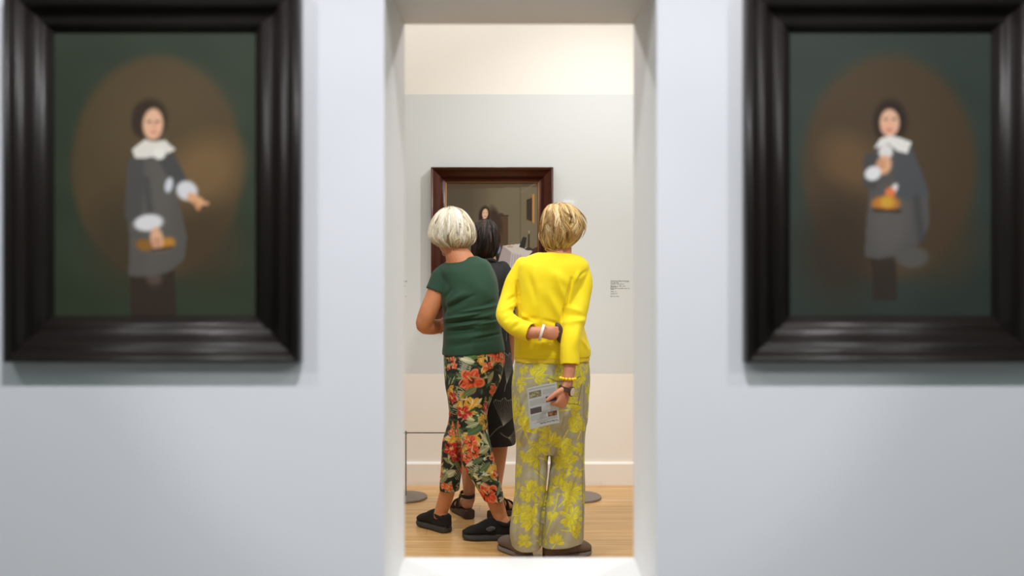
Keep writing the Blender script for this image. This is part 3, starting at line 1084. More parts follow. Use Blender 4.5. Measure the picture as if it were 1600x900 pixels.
# ============ woman in the yellow top
def build_yellow():
    d = 4.83
    base = P(860, 872, d); base[2] = 0
    root = empty('person', base, 'blonde woman in yellow top and yellow-patterned trousers, hands behind her back', 'person', 'museum visitors seen from behind')
    Q = lambda x, y, o=0.0: P(x, y, d + o)
    # --- body
    hc = Q(876, 356, 0.02)
    fw = np.array([0.48, 0.86, -0.20])
    parts, eyes = head_parts(hc, fw, 1.02)
    parts.append(tube([Q(875, 375, 0.01), Q(875, 392, 0.0), Q(870, 410, -0.01), Q(868, 430, 0)], [0.052, 0.055, 0.066, 0.09], M=24))
    parts.append(rows_loft([(406, 830, 905, 0, .06), (425, 822, 906, 0, .075), (470, 824, 892, 0, .085), (530, 822, 898, 0, .09), (600, 812, 910, 0, .10), (640, 815, 905, 0, .08)], d))
    LW, RW = Q(845.5, 519.5, -0.198), Q(886, 603, -0.215)
    armL = [Q(818, 413, 0.0), Q(804, 438, -0.005), Q(795, 466, -0.03), Q(789.5, 494, -0.085), Q(806, 510, -0.135), Q(829.5, 519.5, -0.172)]
    armR = [Q(905, 414, 0.0), Q(911, 436, -0.015), Q(905, 470, -0.05), Q(897, 503, -0.10), Q(891, 535, -0.165), Q(890.5, 570.5, -0.195)]
    parts.append(tube(armL + [LW], [.024, .024, .024, .025, .027, .0285, .0245]))
    parts.append(tube(armR + [RW], [.024, .025, .026, .027, .028, .0275, .0235]))
    lh = hand_parts(LW, (0.93, 0.22, -0.08), np.array([-0.2, 0.95, 0.0]), np.array([0, 0, 1.0]), curl=(0.85, 1.5, 0.9), s=0.84, thumb_dir=(0.75, 0.55, -0.4))
    rh = hand_parts(RW, (-0.30, -0.12, -0.93), np.array([-0.78, 0.62, 0.0]), np.array([-0.62, -0.78, 0.0]), curl=(1.0, 1.5, 0.9), s=1.04,
                    thumb_dir=(-0.80, -0.16, -0.58))
    parts += lh + rh
    heelL, toeL = P(826, 872, 4.80), P(790, 872, 4.98)
    heelR, toeR = P(850, 872, 4.80), P(918, 872, 4.90)
    toeL = heelL + unit(toeL - heelL) * 0.25; toeR = heelR + unit(toeR - heelR) * 0.25
    for hx, kx, hl, tl in ((838, 828, heelL, toeL), (884, 882, heelR, toeR)):
        an = (hl + (tl - hl) * 0.2) * (1, 1, 0) + (0, 0, 0.12)
        parts.append(tube([Q(hx, 610), Q(kx, 720, 0.0), an], [.075, .052, .034]))
        parts += foot_parts(an, hl, tl)
    V, Fq, N = remesh(parts, 0.004, 3)
    mesh_obj('body', V, Fq, M_skin3, root)
    r_, f_, u_ = basis(fw)
    for e in eyes:
        v, f = ellipsoid(e, (0.012, 0.012, 0.012)); mesh_obj('eye', v, f, M_eye, root)
    # --- hair
    rows = [(315.8, 873, 877), (318, 862, 888), (324, 853, 898), (334, 848, 906), (346, 846, 910), (358, 845, 911), (368, 845.5, 907),
            (376, 847, 901), (384, 850.5, 893), (391, 857, 885), (396, 866, 880)]
    v, f, c = hair_mesh(rows, d, 0.108, (0.48, 0.86), (140, 108, 66), [(226, 196, 142), (208, 174, 116), (184, 148, 96), (238, 214, 168), (148, 114, 70), (216, 184, 126), (200, 164, 104)],
                        340, ln=(0.22, 0.50), rad=0.0015, per=11, lift=0.008, sway=0.28, sweep=-0.25, wavy=0.10, seed=4, yoff=0.0, s_face=0.45)
    mesh_obj('hair', v, f, M_hair, root, colors=c)
    # --- sweater
    M_y = mat('yellow_jersey', (247, 224, 0), 0.75, bump=(500, 0.25), sheen=0.15)
    rows = [(394.5, 841, 891, 0.0, .060), (397, 833, 899, 0, .070), (402, 820, 910, 0, .082), (410, 811, 918, 0, .098), (424, 807, 920, 0, .115), (445, 807, 914, 0, .125),
            (475, 806, 908, 0, .128), (505, 805, 912, 0, .125), (530, 804, 919, 0, .128), (548, 803, 923, 0, .135), (557, 803.5, 922, 0, .136)]
    parts = [rows_loft(rows, d, hollow=(0.05, 0.008), n=70)]
    parts.append(tube(armL,
                      [.040, .041, .040, .042, .043, .0455], hollow=(0.05, 0.007), M=28))
    parts.append(tube(armR,
                      [.038, .044, .050, .052, .045, .0435], hollow=(0.05, 0.007), M=28))
    V, Fq, N = remesh(parts, 0.0042, 6)
    V = folds(V, N, [(893, 436, 884, 478, 2.4, -0.012), (890, 445, 862, 425, 8, 0.006), (884, 478, 877, 505, 2.5, -0.008),
                     (808, 440, 811, 495, 2.4, -0.012), (884, 478, 877, 500, 2.2, -0.006), (826, 430, 838, 470, 5, -0.005), (872, 440, 884, 470, 4, 0.006), (850, 500, 876, 508, 3, -0.005), (812, 500, 840, 498, 4, -0.005), (812, 490, 838, 506, 3, 0.004), (791, 470, 807, 462, 3, -0.006), (786, 486, 808, 474, 3, 0.006),
                     (790, 500, 806, 488, 3, -0.006), (803, 505, 818, 497, 3, 0.005), (800, 514, 815, 503, 3, -0.004), (885, 480, 905, 486, 4, 0.006), (884, 492, 912, 494, 4, -0.005),
                     (880, 505, 915, 500, 4, 0.005), (868, 455, 884, 492, 5, -0.006), (858, 460, 878, 500, 5, 0.004), (915, 424, 905, 433, 2, -0.006), (905, 425, 897, 440, 3, 0.005),
                     (845, 460, 870, 515, 7, -0.004), (835, 420, 845, 500, 9, 0.003), (915, 512, 920, 540, 4, -0.010), (908, 530, 918, 545, 3, 0.006),
                     (905, 500, 898, 540, 5, 0.004), (830, 535, 876, 541, 3, 0.003), (826, 545, 870, 547, 4, -0.003)])
    x, y = to_px(V)
    V += N * (wave(V, 45, 11) * 0.0018)[:, None]
    sm = (np.abs(y - 552.0) < 0.8) & (x < 876)
    V[sm] -= N[sm] * 0.0012
    mesh_obj('sweater', V, Fq, M_y, root)
    # --- hem of the undershirt
    v, f = rows_loft([(552, 805, 920, 0, .131), (558, 804.5, 921, 0, .133), (564, 804.5, 921, 0, .133)], d, hollow=(0.03, 0.006), n=14)
    V, Fq, N = remesh([(v, f)], 0.005, 3)
    V += N * (0.0022 * np.sin(to_px(V)[1] * 2.2 + 0.05 * to_px(V)[0]))[:, None]
    mesh_obj('undershirt_hem', V, Fq, mat('pale_yellow_jersey', (238, 214, 52), 0.75), root)
    # --- trousers
    pel = [(558, 806, 919.5, 0, .128), (575, 803, 921, 0, .133), (590, 800.5, 921.5, 0, .138), (620, 800, 920.5, 0, .135), (645, 801, 919, 0, .132), (668, 806, 914, 0, .120), (690, 830, 888, 0, .105), (706, 846, 871, 0, .094)]
    lg = [(620, 801, 866, 0, .110), (650, 801.5, 866, 0, .110), (675, 804.5, 865, 0, .108), (697, 806, 861.5, 0, .102), (714, 806, 857.2, 0, .098), (740, 805.5, 855, -0.01, .098), (766, 804, 852.8, -.01, .098), (803, 799.5, 849.5, -.01, .102),
          (837, 796.5, 846, -.01, .108), (853, 799, 845.5, -.01, .110)]
    rg = [(620, 851, 920, 0, .110), (650, 851, 918, 0, .110), (675, 852, 915, 0, .108), (697, 855.5, 913.5, 0, .102), (714, 859.8, 913, 0, .098), (740, 858, 913.5, -.01, .098), (766, 855.2, 914, -.015, .098), (785, 851.5, 913.5, -.025, .100), (803, 848, 913, -.035, .102),
          (835, 844.8, 912.5, -.035, .108), (850.5, 844, 912, -.035, .110)]
    parts = [rows_loft(pel, d), rows_loft(lg, d, hollow=(0.06, 0.007), n=80), rows_loft(rg, d, hollow=(0.06, 0.007), n=80)]
    V, Fq, N = remesh(parts, 0.0032, 5)
    x, y = to_px(V)
    # hems tilt: the outer edge of the right hem hangs higher
    k = np.clip((y - 820) / 30, 0, 1) * np.clip((x - 850) / 60, 0, 1)
    V[:, 2] += k * 0.020
    k = np.clip((y - 820) / 30, 0, 1) * np.clip((815 - x) / 20, 0, 1)
    V[:, 2] += k * 0.012
    V = folds(V, N, [(830, 640, 812, 690, 3, 0.007), (822, 620, 806, 660, 3, -0.006), (845, 650, 820, 700, 4, -0.006), (859, 645, 858, 720, 3, -0.005), (848, 660, 842, 800, 4, -0.007),
                     (905, 640, 880, 690, 6, -0.008), (895, 630, 872, 670, 5, 0.006), (885, 680, 865, 725, 5, -0.006), (900, 700, 880, 760, 5, 0.005), (885, 730, 862, 800, 5, -0.008),
                     (890, 770, 858, 840, 5, 0.006), (905, 740, 885, 800, 5, -0.005), (830, 700, 826, 780, 5, 0.005), (815, 690, 812, 760, 4, -0.005), (838, 770, 832, 845, 4, -0.006), (818, 790, 810, 845, 4, 0.006),
                     (850, 790, 846, 850, 3, -0.007), (872, 800, 862, 850, 4, -0.006), (900, 800, 896, 845, 4, 0.005), (846, 655, 838, 720, 5, -0.006), (875, 690, 890, 760, 7, 0.007), (893, 690, 868, 780, 6, -0.008), (905, 760, 880, 848, 6, -0.007), (815, 610, 822, 690, 6, 0.006),
                     (808, 740, 806, 840, 4, -0.005), (826, 730, 822, 850, 6, 0.006), (842, 730, 838, 850, 4, 0.005)])
    V += N * (wave(V * (1, 1, 0.5), 60, 21) * 0.0018)[:, None]
    P_, L_, R_ = Leg(pel, d), Leg(lg, d), Leg(rg, d)
    x, y = to_px(V)
    isP = y < 655
    isL = x < np.interp(y, [655, 712, 766, 803, 855], [858.5, 858.5, 854, 850, 845.6])
    u = np.where(isP, P_.unwrap(V, x, y), np.where(isL, L_.unwrap(V, x, y), R_.unwrap(V, x, y)))
    p = Paint(u, y, (174, 170, 144))
    p.c += wave(V, 260, 31)[:, None] * 3
    Y = [(230, 222, 48), (222, 214, 46), (210, 204, 72)]
    r = random.Random(5)

    def pl(x_, y_):
        if y_ < 655: return P_.place(x_, y_)
        lim = np.interp(y_, [655, 712, 766, 803, 855], [858.5, 858.5, 854, 850, 845.6])
        return (L_ if x_ < lim else R_).place(x_, y_)

    def palm(cx, cy, R, a0, n=7, spread=2.6):
        for k in range(n):
            a = a0 + spread * (k / (n - 1) - 0.5)
            L = R * (1 - 0.25 * abs(k / (n - 1) - 0.5) * 2) * r.uniform(0.9, 1.08)
            p.leaf(cx + 2 * math.cos(a), cy + 2 * math.sin(a), cx + L * math.cos(a), cy + L * math.sin(a), R * 0.135, Y[k % 3], vein=(186, 174, 96))
        p.line(cx, cy, cx - R * 0.7 * math.cos(a0 + 0.5), cy - R * 0.7 * math.sin(a0 + 0.5), 0.8, Y[0])

    def bloom(cx, cy, R):
        for ring, n in ((0.35, 12), (0.0, 9)):
            for k in range(n):
                a = 2 * math.pi * k / n + r.uniform(-.25, .25); q0 = R * ring * r.uniform(0.7, 1.2); L = R * r.uniform(0.45, 0.68)
                xa_, ya_ = cx + q0 * math.cos(a), cy + q0 * math.sin(a)
                b = a + r.uniform(-.5, .5)
                p.leaf(xa_, ya_, xa_ + L * math.cos(b), ya_ + L * math.sin(b), R * 0.155, Y[k % 3], vein=(184, 174, 100))

    # the front of the trousers, out of the photograph's sight, carries the same print
    for gx in range(700, 1030, 34):
        for gy in range(570, 860, 40):
            if 795 < gx < 925: continue
            (palm if (gx // 34 + gy // 40) % 2 else bloom)(gx + r.uniform(-6, 6), gy + r.uniform(-6, 6), r.uniform(15, 22), *([r.uniform(0, 6.28)] if (gx // 34 + gy // 40) % 2 else []))
    for (x_, y_, R, a0) in ((834, 590, 26, -0.6), (842, 715, 26, 2.9), (822, 708, 18, 2.0), (843, 575, 18, -1.2), (834, 812, 30, 3.5), (866, 696, 22, -1.3), (870, 760, 24, -0.9), (888, 772, 28, -0.5),
                            (905, 674, 22, -1.7), (905, 735, 15, 2.4), (868, 850, 20, -1.4), (892, 830, 22, -0.4), (805, 800, 18, -1.2), (818, 668, 26, -0.9), (888, 640, 26, -0.6), (880, 685, 22, 1.6), (850, 760, 14, 1.4),
                            (835, 660, 18, 1.0), (862, 800, 18, 1.6)):
        palm(pl(x_, y_), y_, R, a0)
    for (x_, y_, R) in ((828, 768, 22), (893, 810, 23), (886, 712, 22), (808, 735, 14), (806, 645, 20), (815, 600, 15), (905, 590, 15), (880, 576, 15), (806, 690, 10), (820, 845, 14), (900, 660, 16), (848, 640, 10),
                        (848, 830, 9), (872, 722, 14), (905, 700, 13)):
        bloom(pl(x_, y_), y_, R)
    q5 = random.Random(77)
    for k in range(46):     # smaller sprays between the large motifs
        x_, y_ = q5.uniform(799, 918), q5.uniform(566, 850)
        if k % 3: palm(pl(x_, y_), y_, q5.uniform(9, 17), q5.uniform(0, 6.28), n=6)
        else: bloom(pl(x_, y_), y_, q5.uniform(7, 12))
    for k in range(420):    # linen showing through as fine drawn lines
        x_, y_, a = q5.uniform(799, 918), q5.uniform(566, 850), q5.uniform(0, 6.28)
        L = q5.uniform(4, 12); u_ = pl(x_, y_)
        p.line(u_, y_, u_ + L * math.cos(a), y_ + L * math.sin(a), 0.4, (176, 166, 112), 0.8)
    for (xa, ya, xb, yb) in ((835, 735, 850, 750), (868, 770, 866, 800), (866, 800, 855, 835), (890, 775, 872, 792), (845, 700, 853, 722), (880, 690, 905, 705), (812, 620, 826, 690)):
        p.line(pl(xa, ya), ya, pl(xb, yb), yb, 0.8, Y[1])
    # side seam stitching and back pockets
    for yy in range(600, 850, 3): p.line(pl(908.5, yy), yy, pl(908.5, yy), yy + 1.2, 0.6, (96, 92, 78))
    for q in (((856, 590), (870, 596), (888, 596), (904, 588)), ((857, 597), (857, 628), (900, 632), (905, 600))):
        for (xa, ya), (xb, yb) in zip(q, q[1:]): p.line(pl(xa, ya), ya, pl(xb, yb), yb, 0.7, (132, 124, 62))
    mesh_obj('trousers', V, Fq, mat('printed_linen', attr=True, rough=0.85, bump=(420, 0.25)), root, colors=np.clip(p.c, 0, 255))
    # --- shoes
    ms = {'upper': mat('taupe_suede', (110, 94, 82), 0.85, bump=(300, 0.3), noise=(60, 0.15)), 'sole': mat('dark_taupe_rubber', (120, 110, 100), 0.7)}
    for nm, hl, tl in (('l', heelL, toeL), ('r', heelR, toeR)):
        sh, *_ = shoe(root, hl, tl, ms, w=0.049, h_heel=0.078, h_toe=0.062, sole=0.024, laces=mat('dark_brown_lace', (62, 46, 38), 0.7))
    # --- jewellery and watch
    gold = mat('gold_chain', (232, 196, 120), 0.3, metal=0.7)
    nc = Q(872.5, 395, 0.0)
    beads = []
    for k in range(46):
        b = 2 * math.pi * k / 46
        cpt = nc + np.array([0.0605 * math.cos(b) , 0.060 * math.sin(b), 0.020 * -math.cos(b + 0.5) + (0.012 if math.sin(b) < 0 else -0.02 * math.sin(b))])
        beads.append(ellipsoid(cpt, (0.0042, 0.0042, 0.0030), M=8, N=6))
    v, f = join(beads); mesh_obj('necklace', v, f, gold, root)
    def band(c, axis, ra, rb, wdir, w, th, material, name, parent=root):
        ax = unit(axis); a = unit(np.asarray(wdir, float) - ax * np.dot(wdir, ax)); b = np.cross(ax, a)
        rings = []
        for (kr, kh) in ((0, -1), (1, -1), (1, 1), (0, 1), (0, -1)):
            ang = np.linspace(0, 2 * np.pi, 32, endpoint=False)
            rings.append(c + ax * kh * w / 2 + np.outer(np.cos(ang) * (ra + kr * th), a) + np.outer(np.sin(ang) * (rb + kr * th), b))
        v, f = loft(rings, closed=False)
        return mesh_obj(name, v, f, material, parent, smooth=False)
    ax = unit(Q(812, 511, -0.16) - LW)
    bc = LW + np.array([0.002, 0, 0])
    br = band(bc, (1, -0.05, -0.30), 0.031, 0.035, (0, 1, 0), 0.012, 0.003, mat('white_bracelet', (238, 232, 222), 0.4), 'bracelet')
    mb_ = mat('yellow_beads', (248, 216, 28), 0.3)
    wc = Q(887.2, 590.5, -0.207)
    for k in range(13):
        b = 2 * math.pi * k / 13 + 0.1
        v, f = ellipsoid(wc + np.array([0.0335 * math.cos(b), 0.031 * math.sin(b), -0.002 - 0.002 * math.cos(b)]), (0.0078, 0.0078, 0.0078), M=14, N=9)
        mesh_obj('bracelet_bead', v, f, mb_, root)
    strap = mat('brown_leather', (74, 52, 44), 0.5, noise=(80, 0.15))
    sc_ = Q(884.5, 608.5, -0.213)
    st = band(sc_, (-0.32, -0.08, -0.94), 0.032, 0.034, (1, 0, 0), 0.021, 0.003, strap, 'watch_strap')
    ax_ = unit((0.72, -0.66, -0.20))
    wcx = sc_ + ax_ * 0.035
    t1 = unit(np.cross(ax_, (0, 0, 1)))
    t2 = np.cross(ax_, t1)
    ang = np.linspace(0, 2 * np.pi, 28, endpoint=False)
    for nm_, rr, h0, h1, mm in (('watch_case', 0.0185, -0.004, 0.004, strap), ('watch_face', 0.0155, 0.003, 0.0055, mat('watch_white', (226, 220, 204), 0.35))):
        rings = [wcx + ax_ * hh + np.outer(np.cos(ang) * rr * kk, t1) + np.outer(np.sin(ang) * rr * 1.25 * kk, t2) for hh, kk in ((h0, 1), (h1 - 0.001, 1), (h1, 0.92))]
        v, f = loft(rings); mesh_obj(nm_, v, f, mm, st, smooth=False)
    # thumb nail
    # --- the leaflet she holds
    cor = {'tl': Q(823.3, 607, -0.245), 'tr': Q(869.8, 597, -0.250), 'bl': Q(828, 671.3, -0.215), 'br': Q(874.2, 660.3, -0.222)}
    nx, ny = 110, 150
    S, T = np.meshgrid(np.linspace(0, 1, nx), np.linspace(0, 1, ny))
    s1, t1_ = S.ravel()[:, None], T.ravel()[:, None]
    v = (cor['tl'] * (1 - s1) + cor['tr'] * s1) * (1 - t1_) + (cor['bl'] * (1 - s1) + cor['br'] * s1) * t1_
    v[:, 1] += 0.006 * np.sin(np.pi * s1[:, 0]) - 0.003
    f = [(j * nx + i, (j + 1) * nx + i, (j + 1) * nx + i + 1, j * nx + i + 1) for j in range(ny - 1) for i in range(nx - 1)]
    p = Paint(s1[:, 0] * 100, t1_[:, 0] * 140, (190, 202, 210))
    def txt(x0, x1, y0, y1, n, seed, col=(150, 160, 166), th=0.55):
        q = random.Random(seed)
        for k in range(n):
            yy = y0 + (y1 - y0) * k / max(1, n - 1)
            xx = x0 + (q.uniform(0, 12) if k == 0 else 0)
            while xx < x1:
                w = q.uniform(2, 6)
                p.line(xx, yy, min(xx + w, x1), yy, th, col, soft=0.8); xx += w + 1.6
    p.line(4, 6, 92, 7, 0.9, (120, 130, 138), 0.9)
    txt(52, 94, 17, 32, 8, 1); txt(6, 58, 44, 62, 9, 2); txt(44, 78, 88, 97, 5, 3); txt(6, 58, 96, 112, 8, 4); txt(62, 94, 70, 74, 2, 5)
    txt(26, 94, 110, 121, 5, 6, (120, 128, 134)); txt(14, 60, 123, 125, 1, 7, (110, 116, 122))
    for (x0, x1, y0, y1, c0, c1, sd) in ((6, 46, 15, 36, (120, 120, 92), (190, 192, 170), 1), (60, 96, 42, 62, (52, 30, 56), (110, 40, 70), 2),
                                         (6, 44, 70, 90, (66, 84, 92), (120, 52, 58), 3), (64, 94, 95, 111, (110, 76, 52), (168, 138, 110), 4)):
        p.poly([(x0, y0), (x1, y0), (x1, y1), (x0, y1)], c0)
        q = random.Random(sd)
        for _ in range(14):
            p.ell(q.uniform(x0 + 3, x1 - 3), q.uniform(y0 + 3, y1 - 3), q.uniform(1, 4), q.uniform(1, 3), q.uniform(0, 3), c1, 0.5, 0.7)
    n0 = len(v)
    back = v.copy(); back[:, 1] += 0.0006
    rim = [i for i in range(nx)] + [j * nx + nx - 1 for j in range(1, ny)] + [(ny - 1) * nx + i for i in range(nx - 2, -1, -1)] + [j * nx for j in range(ny - 2, 0, -1)]
    fb = [tuple(i + n0 for i in q[::-1]) for q in f[::1]]
    side = [(rim[i], rim[(i + 1) % len(rim)], rim[(i + 1) % len(rim)] + n0, rim[i] + n0) for i in range(len(rim))]
    lo = empty('leaflet', (cor['bl'] + cor['br']) / 2, 'pale grey printed leaflet held upside down in the yellow-topped woman\'s right hand', 'leaflet')
    mesh_obj('sheet', np.vstack([v, back]), f + fb + side, mat('printed_paper', attr=True, rough=0.55), lo, colors=np.vstack([np.clip(p.c, 0, 255), np.tile([190, 202, 210], (n0, 1))]))
    tv, tf = text_mesh('Ter Borch en Familie', 0.01)
    tv[:, 0] -= tv[:, 0].min(); k = 1 / np.ptp(tv[:, 0])
    sx_ = 0.97 - 0.62 * tv[:, 0] * k
    ty_ = 0.897 + (tv[:, 1] * k) * 0.62 * 0.72 * 1.25
    ty_ = ty_ + 0.0
    sx_, ty_ = sx_[:, None], ty_[:, None]
    tw = (cor['tl'] * (1 - sx_) + cor['tr'] * sx_) * (1 - ty_) + (cor['bl'] * (1 - sx_) + cor['br'] * sx_) * ty_
    tw[:, 1] += 0.006 * np.sin(np.pi * sx_[:, 0]) - 0.003 - 0.0006
    mesh_obj('title_lettering', tw, tf, mat('black_ink', (40, 40, 44), 0.7), lo, smooth=False)
    # --- brown leather case in her left hand
    cc = Q(874.0, 520.5, -0.150)
    v, f = ellipsoid(cc, (0.018, 0.020, 0.050), axes=((1, 0, 0.25), (0, 1, 0), (-0.25, 0, 1)), M=32, N=18)
    bm = fix_normals(v, f)
    o = mesh_obj('leather_case', v, f, strap, origin=cc)
    zz = np.array([x.co for x in o.data.vertices]); 
    nv = np.sign(zz) * np.abs(zz / (0.018, 0.020, 0.05))**0.75 * (0.018, 0.020, 0.05)
    o.data.vertices.foreach_set('co', nv.ravel()); bm.free()
    tag(o, 'dark brown leather case clasped in the yellow-topped woman\'s left hand', 'case')


# ============ woman in the green T-shirt
def build_green():
    d = 5.2
    base = P(735, 838, d); base[2] = 0
    root = empty('person', base, 'white-haired woman in dark green T-shirt and floral trousers, arms folded', 'person', 'museum visitors seen from behind')
    Q = lambda x, y, o=0.0: P(x, y, d + o)
    hc = Q(704, 362, 0.03)
    fw = np.array([-0.62, 0.74, -0.34])
    parts, eyes = head_parts(hc, fw, 1.03)
    parts.append(tube([Q(709, 378, 0.01), Q(712, 392, 0.0), Q(719, 406, -0.005), Q(728, 430, 0)], [0.056, 0.058, 0.070, 0.09], M=24))
    parts.append(rows_loft([(414, 714, 752, 0, .05), (434, 700, 764, 0, .08), (470, 700, 770, 0, .10), (530, 700, 778, 0, .105), (590, 702, 776, 0, .11), (630, 706, 762, 0, .09)], d))
    parts.append(tube([Q(701, 420, 0.0), Q(690.5, 437, -0.010), Q(677, 470, -0.025), Q(667, 493, -0.025), Q(663, 508, -0.005), Q(674, 511, 0.03), Q(693, 508, 0.09), Q(718, 503, 0.16)],
                      [.040, .046, .0480, .0455, .0425, .039, .034, .026]))
    parts += hand_parts(Q(718, 502, 0.17), (1, 0.1, 0.1), np.array([0, -1.0, 0]), np.array([0, 0, 1.0]), curl=(0.4, 0.5, 0.4), s=0.92)
    rw = Q(715, 500, 0.105)
    parts.append(tube([Q(757, 426, 0.01), Q(763, 460, 0.05), Q(765, 494, 0.11), Q(748, 506, 0.18), rw], [.040, .040, .036, .034, .026]))
    parts += hand_parts(rw, (-0.72, -0.68, 0.05), np.array([-0.2, 0.2, -1.0]), np.array([0.6, -0.7, 0.1]), curl=(0.75, 0.7, 0.3), s=0.95, thumb_dir=(-0.35, -0.65, -0.6))
    heelL, toeL = P(701, 831, 5.24), P(655, 824, 5.42)
    heelR, toeR = P(806, 842, 5.13), P(723, 842, 5.14)
    heelL[2] = toeL[2] = heelR[2] = toeR[2] = 0
    toeL = heelL + unit(toeL - heelL) * 0.24; toeR = heelR + unit(toeR - heelR) * 0.268
    anL, anR = Q(687, 806, 0.09), Q(783, 812, -0.06)
    parts.append(tube([Q(726, 590), Q(717, 650, 0.02), Q(707, 700, 0.035), Q(705, 735, 0.05), Q(699.5, 766, 0.06), anL], [.070, .046, .043, .042, .040, .033]))
    parts.append(tube([Q(750, 590), Q(742, 660, -.01), Q(757, 725, -.05), Q(773, 780, -.06), anR], [.075, .060, .050, .041, .035]))
    parts += foot_parts(anL, heelL, toeL) + foot_parts(anR, heelR, toeR)
    V, Fq, N = remesh(parts, 0.004, 3)
    V += N * (wave(V, 90, 3) * 0.0008)[:, None]
    mesh_obj('body', V, Fq, M_skin1, root)
    for e in eyes:
        v, f = ellipsoid(e, (0.012, 0.012, 0.012)); mesh_obj('eye', v, f, M_eye, root)
    rows = [(322, 701, 707), (325, 692, 718), (331, 684, 727), (340, 677, 734), (350, 672.5, 739.5), (360, 670.5, 742.5), (369, 670, 743), (376, 673, 742), (382, 679, 738), (387, 687, 731)]
    v, f, c = hair_mesh(rows, d, 0.118, (-0.62, 0.74), (176, 160, 132), [(236, 230, 214), (224, 216, 196), (244, 240, 228), (206, 194, 168), (230, 222, 200)],
                        300, ln=(0.35, 0.8), per=11, rad=0.0015, lift=0.010, curlin=0.8, sway=0.18, wavy=0.10, seed=9, yoff=0.01, s_face=0.50, face_open=0.7)
    mesh_obj('hair', v, f, M_hair, root, colors=c)
    # --- T-shirt
    rows = [(400, 713, 745, 0, .060), (403, 704, 752, 0, .070), (409, 694, 762, 0, .088), (418, 688, 768.5, 0, .105), (432, 687, 774, 0, .122), (452, 688, 778, 0, .135),
            (475, 690, 780, 0, .140), (495, 691, 781.5, 0, .137), (512, 693, 783, 0, .135), (530, 692, 786, 0, .138), (545, 691.3, 789, 0, .142), (550, 691.3, 790, 0, .143)]
    parts = [rows_loft(rows, d, hollow=(0.04, 0.008), n=70),
             tube([Q(702, 418, 0.0), Q(692, 433, -0.008), Q(682, 456.5, -0.02)], [.052, .058, .0585], hollow=(0.04, 0.007), M=28),
             tube([Q(752, 418, 0.01), Q(760, 434, 0.03), Q(764, 458, 0.05)], [.050, .052, .052], hollow=(0.04, 0.007), M=28)]
    V, Fq, N = remesh(parts, 0.0042, 6)
    x, y = to_px(V)
    k = np.clip((y - 500) / 50, 0, 1)
    V[:, 2] += k * ((x - 691) / 100 * 0.018 - 0.010)          # hem climbs to the right
    V[:, 2] -= np.clip((426 - y) / 20, 0, 1) * np.clip((742 - x) / 42, 0, 1) * 0.017   # the neckline drops to the left
    V = folds(V, N, [(693, 499, 748, 490, 2.2, 0.009), (697, 505, 765, 498, 2.0, -0.010), (700, 511, 775, 502, 2.2, 0.008), (698, 517, 740, 514, 1.8, -0.007), (735, 508, 784, 497, 1.8, -0.007), (700, 478, 740, 462, 2.5, -0.006), (720, 488, 775, 478, 2.2, 0.005), (740, 530, 788, 520, 2.2, -0.006), (694, 484, 730, 470, 4, -0.006), (697, 476, 725, 458, 4, 0.005),
                     (750, 480, 780, 468, 4, -0.004), (745, 497, 782, 488, 3, 0.004), (700, 523, 775, 515, 4, -0.004), (700, 530, 780, 522, 4, 0.003), (697, 542, 770, 531, 4, -0.003), (694, 467, 705, 452, 3, -0.006),
                     (696, 472, 690, 500, 4, -0.008), (735, 440, 775, 470, 9, 0.004), (690, 428, 700, 450, 4, -0.004)])
    V += N * (wave(V * (0.6, 0.6, 1.6), 32, 8) * 0.0022)[:, None]
    mesh_obj('t_shirt', V, Fq, mat('green_jersey', (27, 66, 47), 0.8, bump=(500, 0.2), sheen=0.1), root)
    # --- trousers
    pel = [(543, 693, 788, 0, .138), (560, 693, 789, 0, .142), (575, 693.5, 787, 0, .145), (590, 695, 783, 0, .142), (605, 696.5, 777, 0, .135), (620, 699, 770, 0, .125), (640, 702, 762, 0, .105), (660, 702, 757, 0, .08)]
    lg = [(590, 696, 748, .01, .11), (620, 699, 742, .02, .105), (640, 701.5, 738, .02, .100), (662, 700, 733, .03, .095), (690, 691.5, 725, .035, .088), (712, 690, 723, .04, .082), (737, 688.8, 721, .05, .078), (765, 687.3, 717.5, .06, .072)]
    rg = [(590, 712, 784, -.01, .12), (610, 712, 775, -.02, .115), (632, 712, 762.8, -.03, .11), (664, 713, 762, -.04, .105), (698, 718, 768, -.05, .098), (722, 722, 773.8, -.055, .09), (748, 736, 780, -.06, .082), (767, 748, 785, -.06, .076), (781, 757, 787.5, -.06, .072)]
    parts = [rows_loft(pel, d), rows_loft(lg, d, hollow=(0.05, 0.007), n=80), rows_loft(rg, d, hollow=(0.05, 0.007), n=80)]
    V, Fq, N = remesh(parts, 0.0032, 5)
    x, y = to_px(V)
    V = folds(V, N, [(712, 640, 705, 700, 4, -0.007), (722, 655, 716, 722, 3, -0.010), (760, 630, 735, 650, 5, -0.006), (745, 610, 765, 625, 5, 0.005), (735, 690, 765, 700, 4, 0.005), (738, 712, 770, 716, 4, -0.005),
                     (695, 690, 720, 700, 4, 0.004), (692, 720, 718, 728, 4, -0.004), (745, 745, 778, 740, 4, 0.004), (752, 640, 758, 690, 4, -0.005)])
    V += N * (wave(V, 50, 15) * 0.002)[:, None]
    x, y = to_px(V)
    P_, L_, R_ = Leg(pel, d), Leg(lg, d), Leg(rg, d)
    split = lambda yy: np.interp(yy, [650, 690, 722, 735, 757, 785], [706, 716, 722.5, 724, 730, 737])
    isP = y < 648
    isL = x < split(y)
    u = np.where(isP, P_.unwrap(V, x, y), np.where(isL, L_.unwrap(V, x, y), R_.unwrap(V, x, y)))

    def pl(x_, y_):
        if y_ < 648: return P_.place(x_, y_)
        return (L_ if x_ < split(y_) else R_).place(x_, y_)

    r = random.Random(12)
    p = Paint(u, y, (26, 32, 30))
